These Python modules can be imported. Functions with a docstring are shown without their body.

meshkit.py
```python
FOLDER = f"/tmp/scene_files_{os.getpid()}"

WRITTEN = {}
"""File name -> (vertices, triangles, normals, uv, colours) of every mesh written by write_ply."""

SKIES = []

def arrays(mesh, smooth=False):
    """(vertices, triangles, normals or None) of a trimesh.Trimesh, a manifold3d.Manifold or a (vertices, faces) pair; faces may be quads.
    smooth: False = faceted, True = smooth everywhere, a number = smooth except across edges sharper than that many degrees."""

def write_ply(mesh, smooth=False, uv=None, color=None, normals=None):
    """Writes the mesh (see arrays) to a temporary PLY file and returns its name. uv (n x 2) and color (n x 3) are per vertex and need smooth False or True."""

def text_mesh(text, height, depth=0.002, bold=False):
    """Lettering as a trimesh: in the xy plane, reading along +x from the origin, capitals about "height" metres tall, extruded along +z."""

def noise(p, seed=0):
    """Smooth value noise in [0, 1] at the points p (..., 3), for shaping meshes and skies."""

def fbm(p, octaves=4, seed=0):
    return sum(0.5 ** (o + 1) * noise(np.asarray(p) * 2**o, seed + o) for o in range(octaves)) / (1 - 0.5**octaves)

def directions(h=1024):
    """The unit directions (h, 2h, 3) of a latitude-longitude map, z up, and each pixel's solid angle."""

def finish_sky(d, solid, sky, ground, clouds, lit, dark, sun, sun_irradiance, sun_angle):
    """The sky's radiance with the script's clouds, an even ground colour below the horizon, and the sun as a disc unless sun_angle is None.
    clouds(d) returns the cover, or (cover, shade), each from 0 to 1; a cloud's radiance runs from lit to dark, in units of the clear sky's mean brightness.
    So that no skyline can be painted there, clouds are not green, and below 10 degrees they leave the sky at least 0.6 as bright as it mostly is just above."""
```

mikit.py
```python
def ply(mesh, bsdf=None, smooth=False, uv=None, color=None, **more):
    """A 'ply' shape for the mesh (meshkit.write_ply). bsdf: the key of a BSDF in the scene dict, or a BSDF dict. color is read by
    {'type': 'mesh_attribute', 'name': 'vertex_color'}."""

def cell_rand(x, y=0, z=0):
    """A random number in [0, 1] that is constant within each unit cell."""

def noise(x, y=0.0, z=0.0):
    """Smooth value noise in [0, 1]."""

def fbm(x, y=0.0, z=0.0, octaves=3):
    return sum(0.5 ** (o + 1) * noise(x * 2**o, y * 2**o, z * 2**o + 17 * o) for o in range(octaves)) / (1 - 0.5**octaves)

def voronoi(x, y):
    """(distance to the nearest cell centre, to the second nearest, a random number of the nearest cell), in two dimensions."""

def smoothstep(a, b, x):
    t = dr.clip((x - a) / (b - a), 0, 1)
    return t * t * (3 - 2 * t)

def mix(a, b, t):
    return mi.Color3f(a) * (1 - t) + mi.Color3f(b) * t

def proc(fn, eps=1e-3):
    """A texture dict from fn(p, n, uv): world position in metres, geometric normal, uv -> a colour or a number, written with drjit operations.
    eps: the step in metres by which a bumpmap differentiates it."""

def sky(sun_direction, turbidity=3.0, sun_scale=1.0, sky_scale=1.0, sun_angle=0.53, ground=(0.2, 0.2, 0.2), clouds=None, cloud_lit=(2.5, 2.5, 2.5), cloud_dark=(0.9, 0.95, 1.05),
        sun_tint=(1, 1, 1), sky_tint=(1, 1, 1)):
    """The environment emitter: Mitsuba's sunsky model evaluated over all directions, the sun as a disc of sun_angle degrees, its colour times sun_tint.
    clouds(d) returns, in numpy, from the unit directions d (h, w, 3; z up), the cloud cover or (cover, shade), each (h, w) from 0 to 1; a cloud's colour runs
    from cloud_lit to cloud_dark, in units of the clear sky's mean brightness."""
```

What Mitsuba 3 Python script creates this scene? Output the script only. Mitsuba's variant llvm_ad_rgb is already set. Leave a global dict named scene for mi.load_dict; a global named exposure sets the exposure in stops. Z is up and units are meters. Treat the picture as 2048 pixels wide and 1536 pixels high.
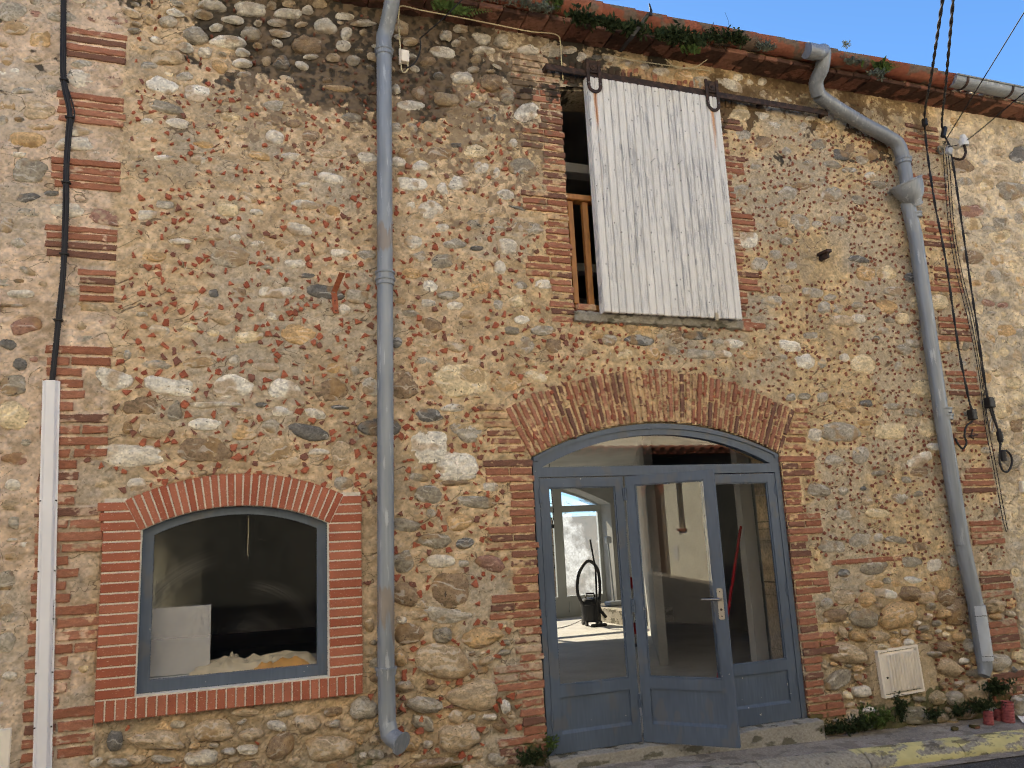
import math, random
import numpy as np, trimesh, shapely, drjit as dr, mitsuba as mi, mikit, meshkit
from shapely.geometry import Polygon, box as sbox
from scipy import ndimage
from mikit import proc, noise, fbm, voronoi, cell_rand, smoothstep, mix
T = mi.ScalarTransform4f

# ------------------------------------------------------------------ camera, sky, exposure
CAM = np.array([0.0, -6.0, 1.6])
F = 1600.0
AX = np.array([0.94140373, -0.33377183, -0.04853225])
AY = np.array([-0.01904456, -0.19626576, 0.98036578])
AZ = np.array([0.3367437, 0.92199572, 0.19112186])
exposure = 3.15
scene, labels = {}, {}
scene['camera'] = {'type': 'perspective', 'fov': math.degrees(2 * math.atan(1024 / F)), 'fov_axis': 'x', 'near_clip': 0.05, 'far_clip': 400.0,
                   'to_world': T().look_at(origin=CAM.tolist(), target=(CAM + AZ).tolist(), up=AY.tolist())}
SUN = (-0.32, 1.0, 0.70)
scene['daylight'] = mikit.sky(SUN, turbidity=2.2, sky_scale=0.72, sky_tint=(0.74, 1.02, 1.30), sun_tint=(0.92, 1.0, 1.07))


def P(x, y, Y=0.0):
    """the point of the plane y = Y seen at pixel (x, y) of the 2048 x 1536 photograph: used once, to measure the facade"""
    D = (x - 1024) / F * AX - (y - 768) / F * AY + AZ
    return CAM + D * ((Y - CAM[1]) / D[1])


def PX(p):
    d = np.asarray(p, float) - CAM
    c = d @ AZ
    return np.stack([1024 + F * (d @ AX) / c, 768 - F * (d @ AY) / c], -1)


# ------------------------------------------------------------------ helpers
rng = np.random.default_rng(7)
COUNT = {}


def numbered(name):
    k = COUNT.get(name, -1) + 1
    COUNT[name] = k
    return name if k == 0 else f'{name}_{k:03d}'


def thing(name, label=None, cat=None, group=None, kind=None):
    key = numbered(name)
    d = {}
    if label: d['label'] = label
    if cat: d['category'] = cat
    if group: d['group'] = group
    if kind: d['kind'] = kind
    labels[key] = d
    return key


class MB:
    """collects triangles (and per-vertex uv) of one mesh"""
    def __init__(s):
        s.v, s.f, s.u, s.n = [], [], [], 0

    def add(s, v, f, uv=None):
        v = np.asarray(v, float); f = np.asarray(f, int)
        if f.shape[1] == 4: f = np.vstack([f[:, [0, 1, 2]], f[:, [0, 2, 3]]])
        s.v.append(v); s.f.append(f + s.n); s.n += len(v)
        s.u.append(np.zeros((len(v), 2)) if uv is None else np.broadcast_to(np.asarray(uv, float), (len(v), 2)))
        return s

    def mesh(s, m, uv=None):
        return s.add(m.vertices, m.faces, uv)

    def box(s, x0, x1, y0, y1, z0, z1, bev=0.0, R=None, o=None, uv=None):
        x0, x1 = min(x0, x1), max(x0, x1); y0, y1 = min(y0, y1), max(y0, y1); z0, z1 = min(z0, z1), max(z0, z1)
        if bev > 0:
            b = min(bev, (x1 - x0) / 3, (y1 - y0) / 3, (z1 - z0) / 3)
            pts = []
            for X in (x0, x1):
                for Y in (y0, y1):
                    for Z in (z0, z1):
                        sx, sy, sz = (b if X == x0 else -b), (b if Y == y0 else -b), (b if Z == z0 else -b)
                        pts += [(X + sx, Y + sy, Z), (X + sx, Y, Z + sz), (X, Y + sy, Z + sz)]
            m = trimesh.convex.convex_hull(np.array(pts))
        else:
            m = trimesh.creation.box(bounds=[[x0, y0, z0], [x1, y1, z1]])
        v = np.array(m.vertices)
        if R is not None: v = v @ np.asarray(R).T
        if o is not None: v = v + np.asarray(o)
        return s.add(v, m.faces, uv)

    def tube(s, pts, r, sides=10, cap=True, uv=None):
        p = np.asarray(pts, float); k = len(p)
        r = np.broadcast_to(np.asarray(r, float), (k,))
        t = np.gradient(p, axis=0); t /= np.linalg.norm(t, axis=1, keepdims=True) + 1e-12
        a = np.cross(t[0], [0, 0, 1.0] if abs(t[0][2]) < .9 else [1.0, 0, 0]); a /= np.linalg.norm(a)
        rings = []
        for i in range(k):
            a = a - t[i] * (a @ t[i]); a /= np.linalg.norm(a) + 1e-12
            b = np.cross(t[i], a)
            th = np.arange(sides) * 2 * np.pi / sides
            rings.append(p[i] + r[i] * (np.cos(th)[:, None] * a + np.sin(th)[:, None] * b))
        v = np.vstack(rings); f = []
        for i in range(k - 1):
            for j in range(sides):
                j2 = (j + 1) % sides
                f.append([i * sides + j, i * sides + j2, (i + 1) * sides + j2, (i + 1) * sides + j])
        s.add(v, np.array(f), uv)
        if cap:
            for i, rev in ((0, True), (k - 1, False)):
                c = np.vstack([rings[i], p[i]]); ff = [[sides, j, (j + 1) % sides] for j in range(sides)]
                s.add(c, np.array(ff)[:, ::-1] if rev else np.array(ff), uv)
        return s

    def prism(s, poly, y0, y1, uv=None):
        """shapely polygon in (x, z) extruded from y0 to y1 (y0 nearer the street)"""
        for g in getattr(poly, 'geoms', [poly]):
            m = trimesh.creation.extrude_polygon(g, y1 - y0, engine='earcut')
            v = np.array(m.vertices); v = np.stack([v[:, 0], y0 + v[:, 2], v[:, 1]], 1)
            s.add(v, np.array(m.faces)[:, ::-1], uv)
        return s

    def moved(s, fn):
        o = MB(); o.v = [fn(v) for v in s.v]; o.f = list(s.f); o.u = list(s.u); o.n = s.n
        return o

    def build(s, key, bsdf, smooth=False, label=None, kind=None, uv=False, **more):
        v, f = np.vstack(s.v), np.vstack(s.f)
        key = numbered(key) if key not in labels or key in scene else key
        m = trimesh.Trimesh(v, f, process=False)
        if uv: scene[key] = mikit.ply(m, bsdf, smooth=bool(smooth), uv=np.vstack(s.u), **more)
        else: scene[key] = mikit.ply(m, bsdf, smooth=smooth, **more)
        if label or kind:
            labels.setdefault(key, {})
            if label: labels[key]['label'] = label
            if kind: labels[key]['kind'] = kind
        return key


def sm(pts, n=8):
    """Catmull-Rom curve through the points"""
    p = np.asarray(pts, float); p = np.vstack([2 * p[0] - p[1], p, 2 * p[-1] - p[-2]]); out = []
    for i in range(1, len(p) - 2):
        for t in np.arange(n) / n:
            out.append(.5 * ((2 * p[i]) + (-p[i - 1] + p[i + 1]) * t + (2 * p[i - 1] - 5 * p[i] + 4 * p[i + 1] - p[i + 2]) * t * t + (-p[i - 1] + 3 * p[i] - 3 * p[i + 1] + p[i + 2]) * t ** 3))
    return np.array(out + [p[-2]])


def arc_pts(x0, x1, zs, rise, n=24):
    """points of the circular arc over the chord x0..x1 at height zs"""
    h = (x1 - x0) / 2; r = (h * h + rise * rise) / (2 * rise); cx, cz = (x0 + x1) / 2, zs + rise - r
    a = math.asin(h / r); th = np.linspace(-a, a, n)
    return np.stack([cx + r * np.sin(th), cz + r * np.cos(th)], 1), (cx, cz, r, a)


def arched(x0, x1, z0, zs, rise, n=28):
    a, _ = arc_pts(x0, x1, zs, rise, n)
    return Polygon([(x0, z0)] + [tuple(q) for q in a] + [(x1, z0)])


# ------------------------------------------------------------------ materials
def bsdf(key, color, rough=0.8, bump=None, scale=1.0, eps=2e-3, two=True, **more):
    c = color if isinstance(color, dict) else {'type': 'rgb', 'value': list(color)}
    m = {'type': 'principled', 'base_color': c, 'roughness': rough, 'specular': more.pop('specular', 0.35), **more}
    if bump is not None: m = {'type': 'bumpmap', 'bsdf': m, 'tex': proc(bump, eps), 'scale': scale}
    scene[key] = {'type': 'twosided', 'bsdf': m} if two else m
    return key


def sel(idx, cols):
    out = mi.Color3f(cols[0])
    for i, c in enumerate(cols[1:], 1):
        out = dr.select(idx >= i - .5, mi.Color3f(c), out)
    return out


# stones: u = kind + share of mortar smeared over it, v = seed + direction of the banding / pi
STONE = [(.57, .51, .41), (.66, .61, .51), (.44, .335, .215), (.37, .325, .255), (.15, .14, .125), (.50, .335, .17), (.26, .18, .11), (.30, .17, .125), (.62, .50, .31), (.285, .245, .185)]
KIND = {'p': 0, 'w': 1, 't': 2, 'g': 3, 'd': 4, 'o': 5, 'b': 6, 'r': 7, 'y': 8, 'k': 9}


def mortar_tone(p):
    """lime mortars of the three houses: pinkish left, sand-coloured middle, yellower repointed wall right"""
    e = (noise(p.x * 2.2, p.z * 2.2, 3.0) - .5)
    c = mix((.53, .40, .255), (.535, .40, .228), smoothstep(1.2, 3.4, p.x + e * 2.0))
    c = mix((.56, .43, .315), c, smoothstep(-.78, -.72, p.x + e * .08 + .02))
    c = mix(c, (.645, .53, .365), smoothstep(7.28, 7.38, p.x + e * .12))
    g = fbm(p.x * 5, p.z * 5, p.y * 3, 3)
    s = fbm(p.x * 60, p.z * 60, p.y * 60, 2)
    b = fbm(p.x * 22, p.z * 26, p.y * 20, 3)
    c = c * 1.12 * (.74 + .42 * g) * (.66 + .70 * s) * (.62 + .76 * b)
    c = mix(c, mi.Color3f(.33, .235, .14) * (.6 + .8 * s), smoothstep(.55, .70, fbm(p.x * 8 + 3, p.z * 9, 2.0, 3)) * .45)
    foot = smoothstep(.47, .56, fbm(p.x * 3.4 + 5, p.z * 3.4, 4.0, 4) * .75 + .25 * b + dr.select((p.z < 1.05) & (p.x > -.7) & (p.x < 7.3), .03, -.12))
    c = mix(c, mi.Color3f(.33, .265, .185) * (.55 + .9 * s), foot * .62)
    grey = smoothstep(.54, .66, fbm(p.x * 1.3 + 9, p.z * 1.5, 1.0, 3))
    return mix(c, mi.Color3f(.42, .375, .30) * (.55 + .9 * s), grey * .5)


def stains(p, c, on=1.0):
    """black lichen and dirt in blotches under the eave, moss along the foot of the wall: all with ragged outlines"""
    n = fbm(p.x * 3.1, p.z * 3.1, 5.0, 4)
    k = fbm(p.x * 26, p.z * 26, p.y * 8, 2)
    zl = 4.98 + .22 * noise(p.x * 1.1, 2.0)
    lx = smoothstep(-.5, .2, p.x) * (1 - smoothstep(1.2, 2.4, p.x))
    b = smoothstep(.50, .56, n * .75 + k * .25 + dr.clip((p.z - zl) * .75, -.6, .42) * (.35 + .65 * lx) - .16 * (1 - lx) - .3 * smoothstep(6.6, 7.2, p.x))
    c = mix(c, mi.Color3f(.030, .026, .021) * (.4 + 1.5 * k), b * .93 * on)
    ex = smoothstep(3.9, 4.6, p.x) * (1 - smoothstep(7.15, 7.35, p.x))
    r = smoothstep(.50, .60, n * .7 + k * .3 + dr.clip((p.z - 5.62) * .55, -.6, .12) * ex - .30 * (1 - ex))
    c = mix(c, mi.Color3f(.13, .082, .04) * (.5 + 1.1 * k), r * .78 * on)
    gz = 4.6 + .5 * noise(p.x * .9, 5.0)
    d = smoothstep(.50, .60, k * .62 + fbm(p.x * 9, p.z * 9, 8.0, 3) * .38 + dr.clip((p.z - gz) * .22, -.5, .10) * smoothstep(-.5, .3, p.x) * (1 - smoothstep(2.5, 3.1, p.x)) - .5 * (1 - smoothstep(-.6, .2, p.x) * (1 - smoothstep(2.4, 3.2, p.x))))
    c = mix(c, mi.Color3f(.16, .115, .075) * (.5 + 1.1 * k), d * .7 * on)
    m = smoothstep(.50, .58, n * .6 + k * .4 - dr.clip((p.z + .03) * .9, -.5, .9) + .04)
    return mix(c, mi.Color3f(.05, .06, .018) * (.5 + 1.1 * k), m * .8 * dr.minimum(1.0, on * 1.6))


def stone_color(p, n, uv):
    k = dr.floor(uv.x); smear = uv.x - k
    seed = dr.floor(uv.y); a = (uv.y - seed) * math.pi
    ca, sa = dr.cos(a), dr.sin(a)
    al, ac = p.x * ca + p.z * sa, -p.x * sa + p.z * ca
    w = fbm(p.x * 14 + seed * 3.7, p.z * 14, p.y * 14, 2)
    band = noise(al * 9 + seed, ac * 62 + w * 7, seed)
    f2 = fbm(p.x * 42, p.z * 42, p.y * 42 + seed, 3)
    sp = noise(p.x * 105, p.z * 105, p.y * 105)
    bs = mi.Color3f(sel(k, STONE))
    c = bs * 1.12 * (.60 + .44 * w + .42 * band) * (.58 + .72 * f2) * (.70 + .60 * sp)
    ochre = smoothstep(.60, .74, fbm(p.x * 9 + seed * 5.1, p.z * 9, p.y * 9, 2))
    c = mix(c, mi.Color3f(.36, .22, .095) * (.55 + .8 * f2), ochre * .62)
    c = mix(c, mi.Color3f(.035, .032, .03), smoothstep(.73, .80, f2) * .75)
    c = mix(c, mi.Color3f(.68, .66, .61), smoothstep(.75, .86, band) * .35)
    mt = smoothstep(-.10, .10, smear * 1.25 - .30 - (fbm(p.x * 17 + seed * 2.3, p.z * 17, seed, 3) - .22))
    c = mix(c, mortar_tone(p), mt * .93)
    return stains(p, c, .30)


def stone_bump(p, n, uv):
    return fbm(p.x * 26, p.y * 26, p.z * 46, 3) * .016 + noise(p.x * 130, p.y * 130, p.z * 170) * .003


def mortar_color(p, n, uv):
    c = mortar_tone(p)
    s_ = noise(p.x * 70, p.z * 70, 5.0) - .5
    peb = voronoi(p.x * 44 + s_, p.z * 44 + 2 * s_)
    c = mix(c, sel((peb[2] - .78) * 18 - .5, [(.34, .31, .27), (.26, .16, .10), (.60, .55, .46), (.22, .19, .16)]), (1 - smoothstep(.10, .24, peb[0] + .25 * s_)) * smoothstep(.78, .82, peb[2]) * .7)
    pit = smoothstep(.74, .82, fbm(p.x * 40, p.z * 52, p.y * 30, 3))
    c = mix(c, mi.Color3f(.10, .075, .05), pit * .5)
    wp = fbm(p.x * 5, p.z * 5, 11.0, 2) * 2.2
    cr = dr.abs(fbm(p.x * 6.5 + wp, p.z * 12 + wp, 3.0, 3) - .5)
    crack = smoothstep(.020, .004, cr) * smoothstep(.46, .58, fbm(p.x * 4 + 7, p.z * 5, 6.0, 3))
    c = mix(c, mi.Color3f(.10, .068, .04), crack * .75)
    return stains(p, c)


def mortar_bump(p, n, uv):
    wx = fbm(p.x * 9, p.z * 9, 4.0, 2)
    lay = fbm(p.x * 12 + wx * 3, p.y * 10, p.z * 22 + wx * 3, 3)
    return lay * .022 + noise(p.x * 85, p.y * 85, p.z * 85) * .005 + noise(p.x * 220, p.y * 220, p.z * 220) * .002


def old_brick(p, n, uv):
    f = fbm(p.x * 30, p.y * 30, p.z * 60, 3)
    s = noise(p.x * 160, p.y * 160, p.z * 160)
    c = mix((.31, .125, .073), (.42, .19, .118), uv.x)
    c = mix(c, (.20, .10, .07), smoothstep(.72, .85, cell_rand(uv.x * 917)))
    c = mi.Color3f(c) * (.62 + .62 * f) * (.8 + .36 * s)
    lime = smoothstep(-.07, .09, uv.y - .07 - (fbm(p.x * 21 + uv.x * 9, p.z * 34, p.y * 21, 3) - .24))
    c = mix(c, mortar_tone(p) * mi.Color3f(1.05, .97, .93), lime * .88)
    return stains(p, c)


def brick_bump(p, n, uv):
    return fbm(p.x * 34, p.y * 34, p.z * 60, 3) * .010 + noise(p.x * 150, p.y * 150, p.z * 150) * .003


def new_brick(p, n, uv):
    s = noise(p.x * 150, p.y * 150, p.z * 150)
    g = fbm(p.x * 7, p.z * 7, p.y * 7, 2)
    c = mi.Color3f(mix((.34, .10, .055), (.42, .15, .088), uv.x)) * (.80 + .34 * g)
    c = mix(c, mi.Color3f(.60, .42, .31), smoothstep(.80, .86, s) * .65)
    return mix(c, mi.Color3f(.16, .05, .033), smoothstep(.16, .10, s) * .6)


def chip_color(p, n, uv):
    f = fbm(p.x * 60, p.y * 60, p.z * 60, 2)
    c = mix((.30, .088, .05), (.40, .135, .075), cell_rand(uv.x * 811))
    c = mix(c, (.22, .10, .07), smoothstep(.72, .76, cell_rand(uv.x * 317 + 3)))
    c = mix(c, mi.Color3f(.215, .105, .068), smoothstep(3.6, 4.6, p.x + .8 * (cell_rand(uv.x * 53) - .5)) * .55)
    c = mi.Color3f(c) * (.6 + .75 * f)
    d = smoothstep(-.05, .07, uv.y - (fbm(p.x * 40, p.z * 40, p.y * 40, 2) - .2) - .17)
    return stains(p, mix(c, mortar_tone(p), d * .85), .6)


bsdf('stone_material', proc(stone_color), .86, stone_bump, 1.0)
bsdf('mortar_material', proc(mortar_color), .93, mortar_bump, 1.0, specular=.2)
bsdf('old_brick_material', proc(old_brick), .9, brick_bump, 1.0, specular=.2)
bsdf('new_brick_material', proc(new_brick), .8, lambda p, n, uv: noise(p.x * 140, p.y * 140, p.z * 140) * .0025, 1.0, specular=.25)
bsdf('chip_material', proc(chip_color), .9, specular=.2)
bsdf('light_joint', proc(lambda p, n, uv: mi.Color3f(.62, .56, .46) * (.72 + .5 * fbm(p.x * 50, p.y * 50, p.z * 50, 2))), .95, lambda p, n, uv: noise(p.x * 120, p.y * 120, p.z * 120) * .003, 1.0)


def grime(p, s=1.0):
    return fbm(p.x * 6 * s, p.y * 6 * s, p.z * 3 * s, 3)


def blue_paint(p, n, uv):
    g = fbm(p.x * 5, p.y * 5, p.z * 2.2, 3)
    gr = noise(p.x * 90, p.y * 90, p.z * 9)
    c = mi.Color3f(.088, .114, .155) * (.78 + .34 * g) * (.90 + .18 * gr)
    ch = smoothstep(.84, .87, fbm(p.x * 45, p.y * 45, p.z * 30, 2)) * smoothstep(.50, .60, fbm(p.x * 4, p.y * 4, p.z * 4 + 7, 2))
    c = mix(c, mi.Color3f(.62, .57, .48), ch * .9)
    return mix(c, mi.Color3f(.16, .135, .10), smoothstep(.60, .72, fbm(p.x * 11, p.y * 11, p.z * 5 + 3, 3)) * .30)


bsdf('blue_paint', proc(blue_paint), .46, lambda p, n, uv: noise(p.x * 120, p.y * 120, p.z * 10) * .0012 + fbm(p.x * 20, p.y * 20, p.z * 6, 2) * .0012, 1.0, specular=.45)


def zinc(p, n, uv):
    g = fbm(p.x * 9, p.y * 9, p.z * 2.5, 3)
    st = noise(p.x * 70, p.y * 70, p.z * 3.0)
    c = mi.Color3f(.27, .292, .315) * (.66 + .42 * g + .24 * st)
    c = mix(c, mi.Color3f(.60, .62, .62), smoothstep(.64, .80, fbm(p.x * 48, p.y * 48, p.z * 5, 3)) * .5)
    rust = smoothstep(.54, .62, fbm(p.x * 24, p.y * 24, p.z * 3.2, 3) * .6 + .4 * smoothstep(.30, .0, dr.abs(p.z - 3.96)) * smoothstep(2.2, 1.6, p.x) + .42 * smoothstep(.36, .1, dr.abs(p.z - 1.13)) * smoothstep(2.2, 1.6, p.x) - .06)
    return mix(c, mi.Color3f(.25, .18, .115) * (.6 + .8 * g), rust * .6)


bsdf('zinc', proc(zinc), .52, lambda p, n, uv: fbm(p.x * 16, p.y * 16, p.z * 5, 2) * .004, 1.0, metallic=.35)


HANG = [float(P(1190, 190, -.105)[0]), float(P(1424, 220, -.105)[0])]


def shutter_paint(p, n, uv):
    """whitewashed boards, bare grey wood where the paint has flaked in long fibres; rust run-off below the two hangers"""
    w = fbm(p.x * 5, p.z * 2.0, uv.x * 9, 2)
    fib = fbm(p.x * 120 + w * 4, p.z * 8 + uv.x * 40, 2.0, 3)
    reg = fbm(p.x * 3.2 + uv.x * 3, p.z * 1.3, 7.0, 3)
    c = mi.Color3f(.755, .735, .69) * (.86 + .2 * w)
    fine = fbm(p.x * 240, p.z * 11 + uv.x * 70, 5.0, 2)
    b = dr.maximum(smoothstep(.66, .74, fib * .64 + reg * .50 - .02), .55 * smoothstep(.60, .72, fine * .7 + reg * .40 - .02))
    c = mix(c, mi.Color3f(.30, .305, .32) * (.6 + .8 * noise(p.x * 200, p.z * 14)), b * .68)
    c = c * (.90 + .16 * noise(p.x * 260 + w * 5, p.z * 9))
    kn = voronoi(p.x * 7.5, p.z * 5.0)
    c = mix(c, mi.Color3f(.12, .11, .11), (1 - smoothstep(.035, .055, kn[0])) * smoothstep(.35, .4, kn[2]) * .8)
    for hx in HANG:
        wz = .012 * noise(p.z * 9, hx)
        fl = fbm(p.x * 90, p.z * 7, hx, 3)
        q = smoothstep(.030, .002, dr.abs(p.x - hx - wz + .004 - (5.5 - p.z) * .012)) * smoothstep(.42, .62, fl * .6 + dr.clip((p.z - 4.95) * .75, 0, .45)) * smoothstep(5.56, 5.53, p.z) * smoothstep(4.7, 4.95, p.z + .3 * fl)
        c = mix(c, mi.Color3f(.52, .22, .06), q * .85)
    return c


bsdf('shutter_paint', proc(shutter_paint), .7, lambda p, n, uv: fbm(p.x * 120, p.z * 7, p.y * 60, 3) * .003, 1.0, specular=.25)


def rusty(p, n, uv):
    g = fbm(p.x * 30, p.y * 30, p.z * 30, 3)
    return mi.Color3f(mix((.028, .018, .016), (.065, .036, .026), smoothstep(.4, .7, g)))


bsdf('rusty_iron', proc(rusty), .72, lambda p, n, uv: noise(p.x * 120, p.y * 120, p.z * 120) * .002, 1.0)
bsdf('red_rust', proc(lambda p, n, uv: mi.Color3f(.33, .105, .055) * (.5 + fbm(p.x * 40, p.y * 40, p.z * 40, 3))), .85)


def terracotta(p, n, uv):
    g = fbm(p.x * 6, p.y * 6, p.z * 6, 3)
    s = fbm(p.x * 50, p.y * 50, p.z * 50, 2)
    c = mi.Color3f(mix((.25, .078, .045), (.32, .12, .072), uv.x)) * (.58 + .44 * g) * (.75 + .5 * s)
    return mix(c, mi.Color3f(.13, .115, .085) * (.5 + s), smoothstep(.52, .62, fbm(p.x * 8 + 3, p.y * 8, p.z * 8, 4) + dr.clip((p.z - 6.17) * 1.2, -.12, .07)) * .8)


bsdf('terracotta', proc(terracotta), .88, lambda p, n, uv: fbm(p.x * 26, p.y * 26, p.z * 26, 3) * .006, 1.0, specular=.2)


def corbel_color(p, n, uv):
    s = fbm(p.x * 40, p.y * 40, p.z * 40, 3)
    c = mi.Color3f(mix((.29, .145, .10), (.21, .088, .06), uv.x)) * (.5 + .8 * s)
    d = smoothstep(.44, .52, fbm(p.x * 5 + uv.x * 20, p.y * 7, 3.0, 4) + (uv.x - .5) * .12)
    return mix(c, mi.Color3f(.045, .028, .022) * (.5 + s), d * .8)


bsdf('corbel_brick', proc(corbel_color), .9, brick_bump, 1.0, specular=.2)


def concrete(p, n, uv):
    g = fbm(p.x * 4, p.y * 4, p.z * 4, 4); s = fbm(p.x * 70, p.y * 70, p.z * 70, 2)
    c = mi.Color3f(.37, .34, .285) * (.55 + .55 * g) * (.7 + .6 * s)
    return mix(c, mi.Color3f(.075, .07, .045), smoothstep(.55, .66, fbm(p.x * 9 + 4, p.y * 9, p.z * 12, 4)) * .8)


bsdf('concrete', proc(concrete), .93, lambda p, n, uv: fbm(p.x * 40, p.y * 40, p.z * 40, 3) * .008, 1.0, specular=.2)


def pavement_color(p, n, uv):
    g = fbm(p.x * 3, p.y * 3, 1.0, 4); s = fbm(p.x * 90, p.y * 90, 2.0, 2)
    c = mi.Color3f(.31, .275, .235) * (.60 + .5 * g) * (.68 + .62 * s)
    d = smoothstep(.52, .62, fbm(p.x * 7, p.y * 12, 5.0, 4))
    return mix(c, mi.Color3f(.12, .10, .075), d * .5)


bsdf('pavement_concrete', proc(pavement_color), .93, lambda p, n, uv: fbm(p.x * 45, p.y * 45, p.z * 45, 3) * .006, 1.0, specular=.2)


def asphalt_color(p, n, uv):
    s = fbm(p.x * 95, p.y * 95, 2.0, 2); v = voronoi(p.x * 75, p.y * 75)
    c = mi.Color3f(.055, .053, .052) * (.5 + 1.0 * s)
    c = mix(c, mi.Color3f(.17, .165, .155), smoothstep(.62, .8, v[2]) * (1 - smoothstep(.25, .4, v[0])) * .7)
    return mix(c, mi.Color3f(.13, .115, .095), smoothstep(.54, .64, fbm(p.x * 3, p.y * 5, 5.0, 4)) * .45)


bsdf('asphalt', proc(asphalt_color), .9, lambda p, n, uv: fbm(p.x * 80, p.y * 80, p.z * 80, 2) * .008, 1.0)


def kerb_color(p, n, uv):
    s = fbm(p.x * 60, p.y * 60, p.z * 60, 2)
    c = mi.Color3f(.30, .27, .215) * (.55 + .9 * s)
    paint = mi.Color3f(.60, .53, .23) * (.72 + .4 * fbm(p.x * 12, p.y * 12, p.z * 12, 3))
    k = smoothstep(.44, .52, fbm(p.x * 5, p.y * 16, p.z * 16, 4) * .8 + .2 * s + dr.select(p.x > 4.75, .012, -.25))
    c = mix(c, paint, k * .92)
    return mix(c, mi.Color3f(.07, .06, .045), smoothstep(.57, .66, fbm(p.x * 7 + 8, p.y * 14, p.z * 14, 4)) * .7)


bsdf('kerb_material', proc(kerb_color), .85, lambda p, n, uv: fbm(p.x * 40, p.y * 40, p.z * 40, 3) * .006, 1.0)


def plaster(base, amt=.3):
    def f(p, n, uv):
        g = fbm(p.x * 2.3, p.y * 2.3, p.z * 2.3, 4); s = noise(p.x * 60, p.y * 60, p.z * 60)
        return mi.Color3f(base) * (1 - amt + 2 * amt * (g * .8 + s * .2))
    return proc(f)


bsdf('room_plaster', plaster((.36, .36, .345)), .95)


def mouldy(p, n, uv):
    g = fbm(p.x * 5, p.y * 5, p.z * 5, 4); v = fbm(p.y * 14 + g * 4, p.z * 14, p.x * 9, 3)
    c = mi.Color3f(.42, .41, .33) * (.6 + .7 * g)
    return mix(c, mi.Color3f(.06, .06, .05), smoothstep(.54, .62, v) * .75)


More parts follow.
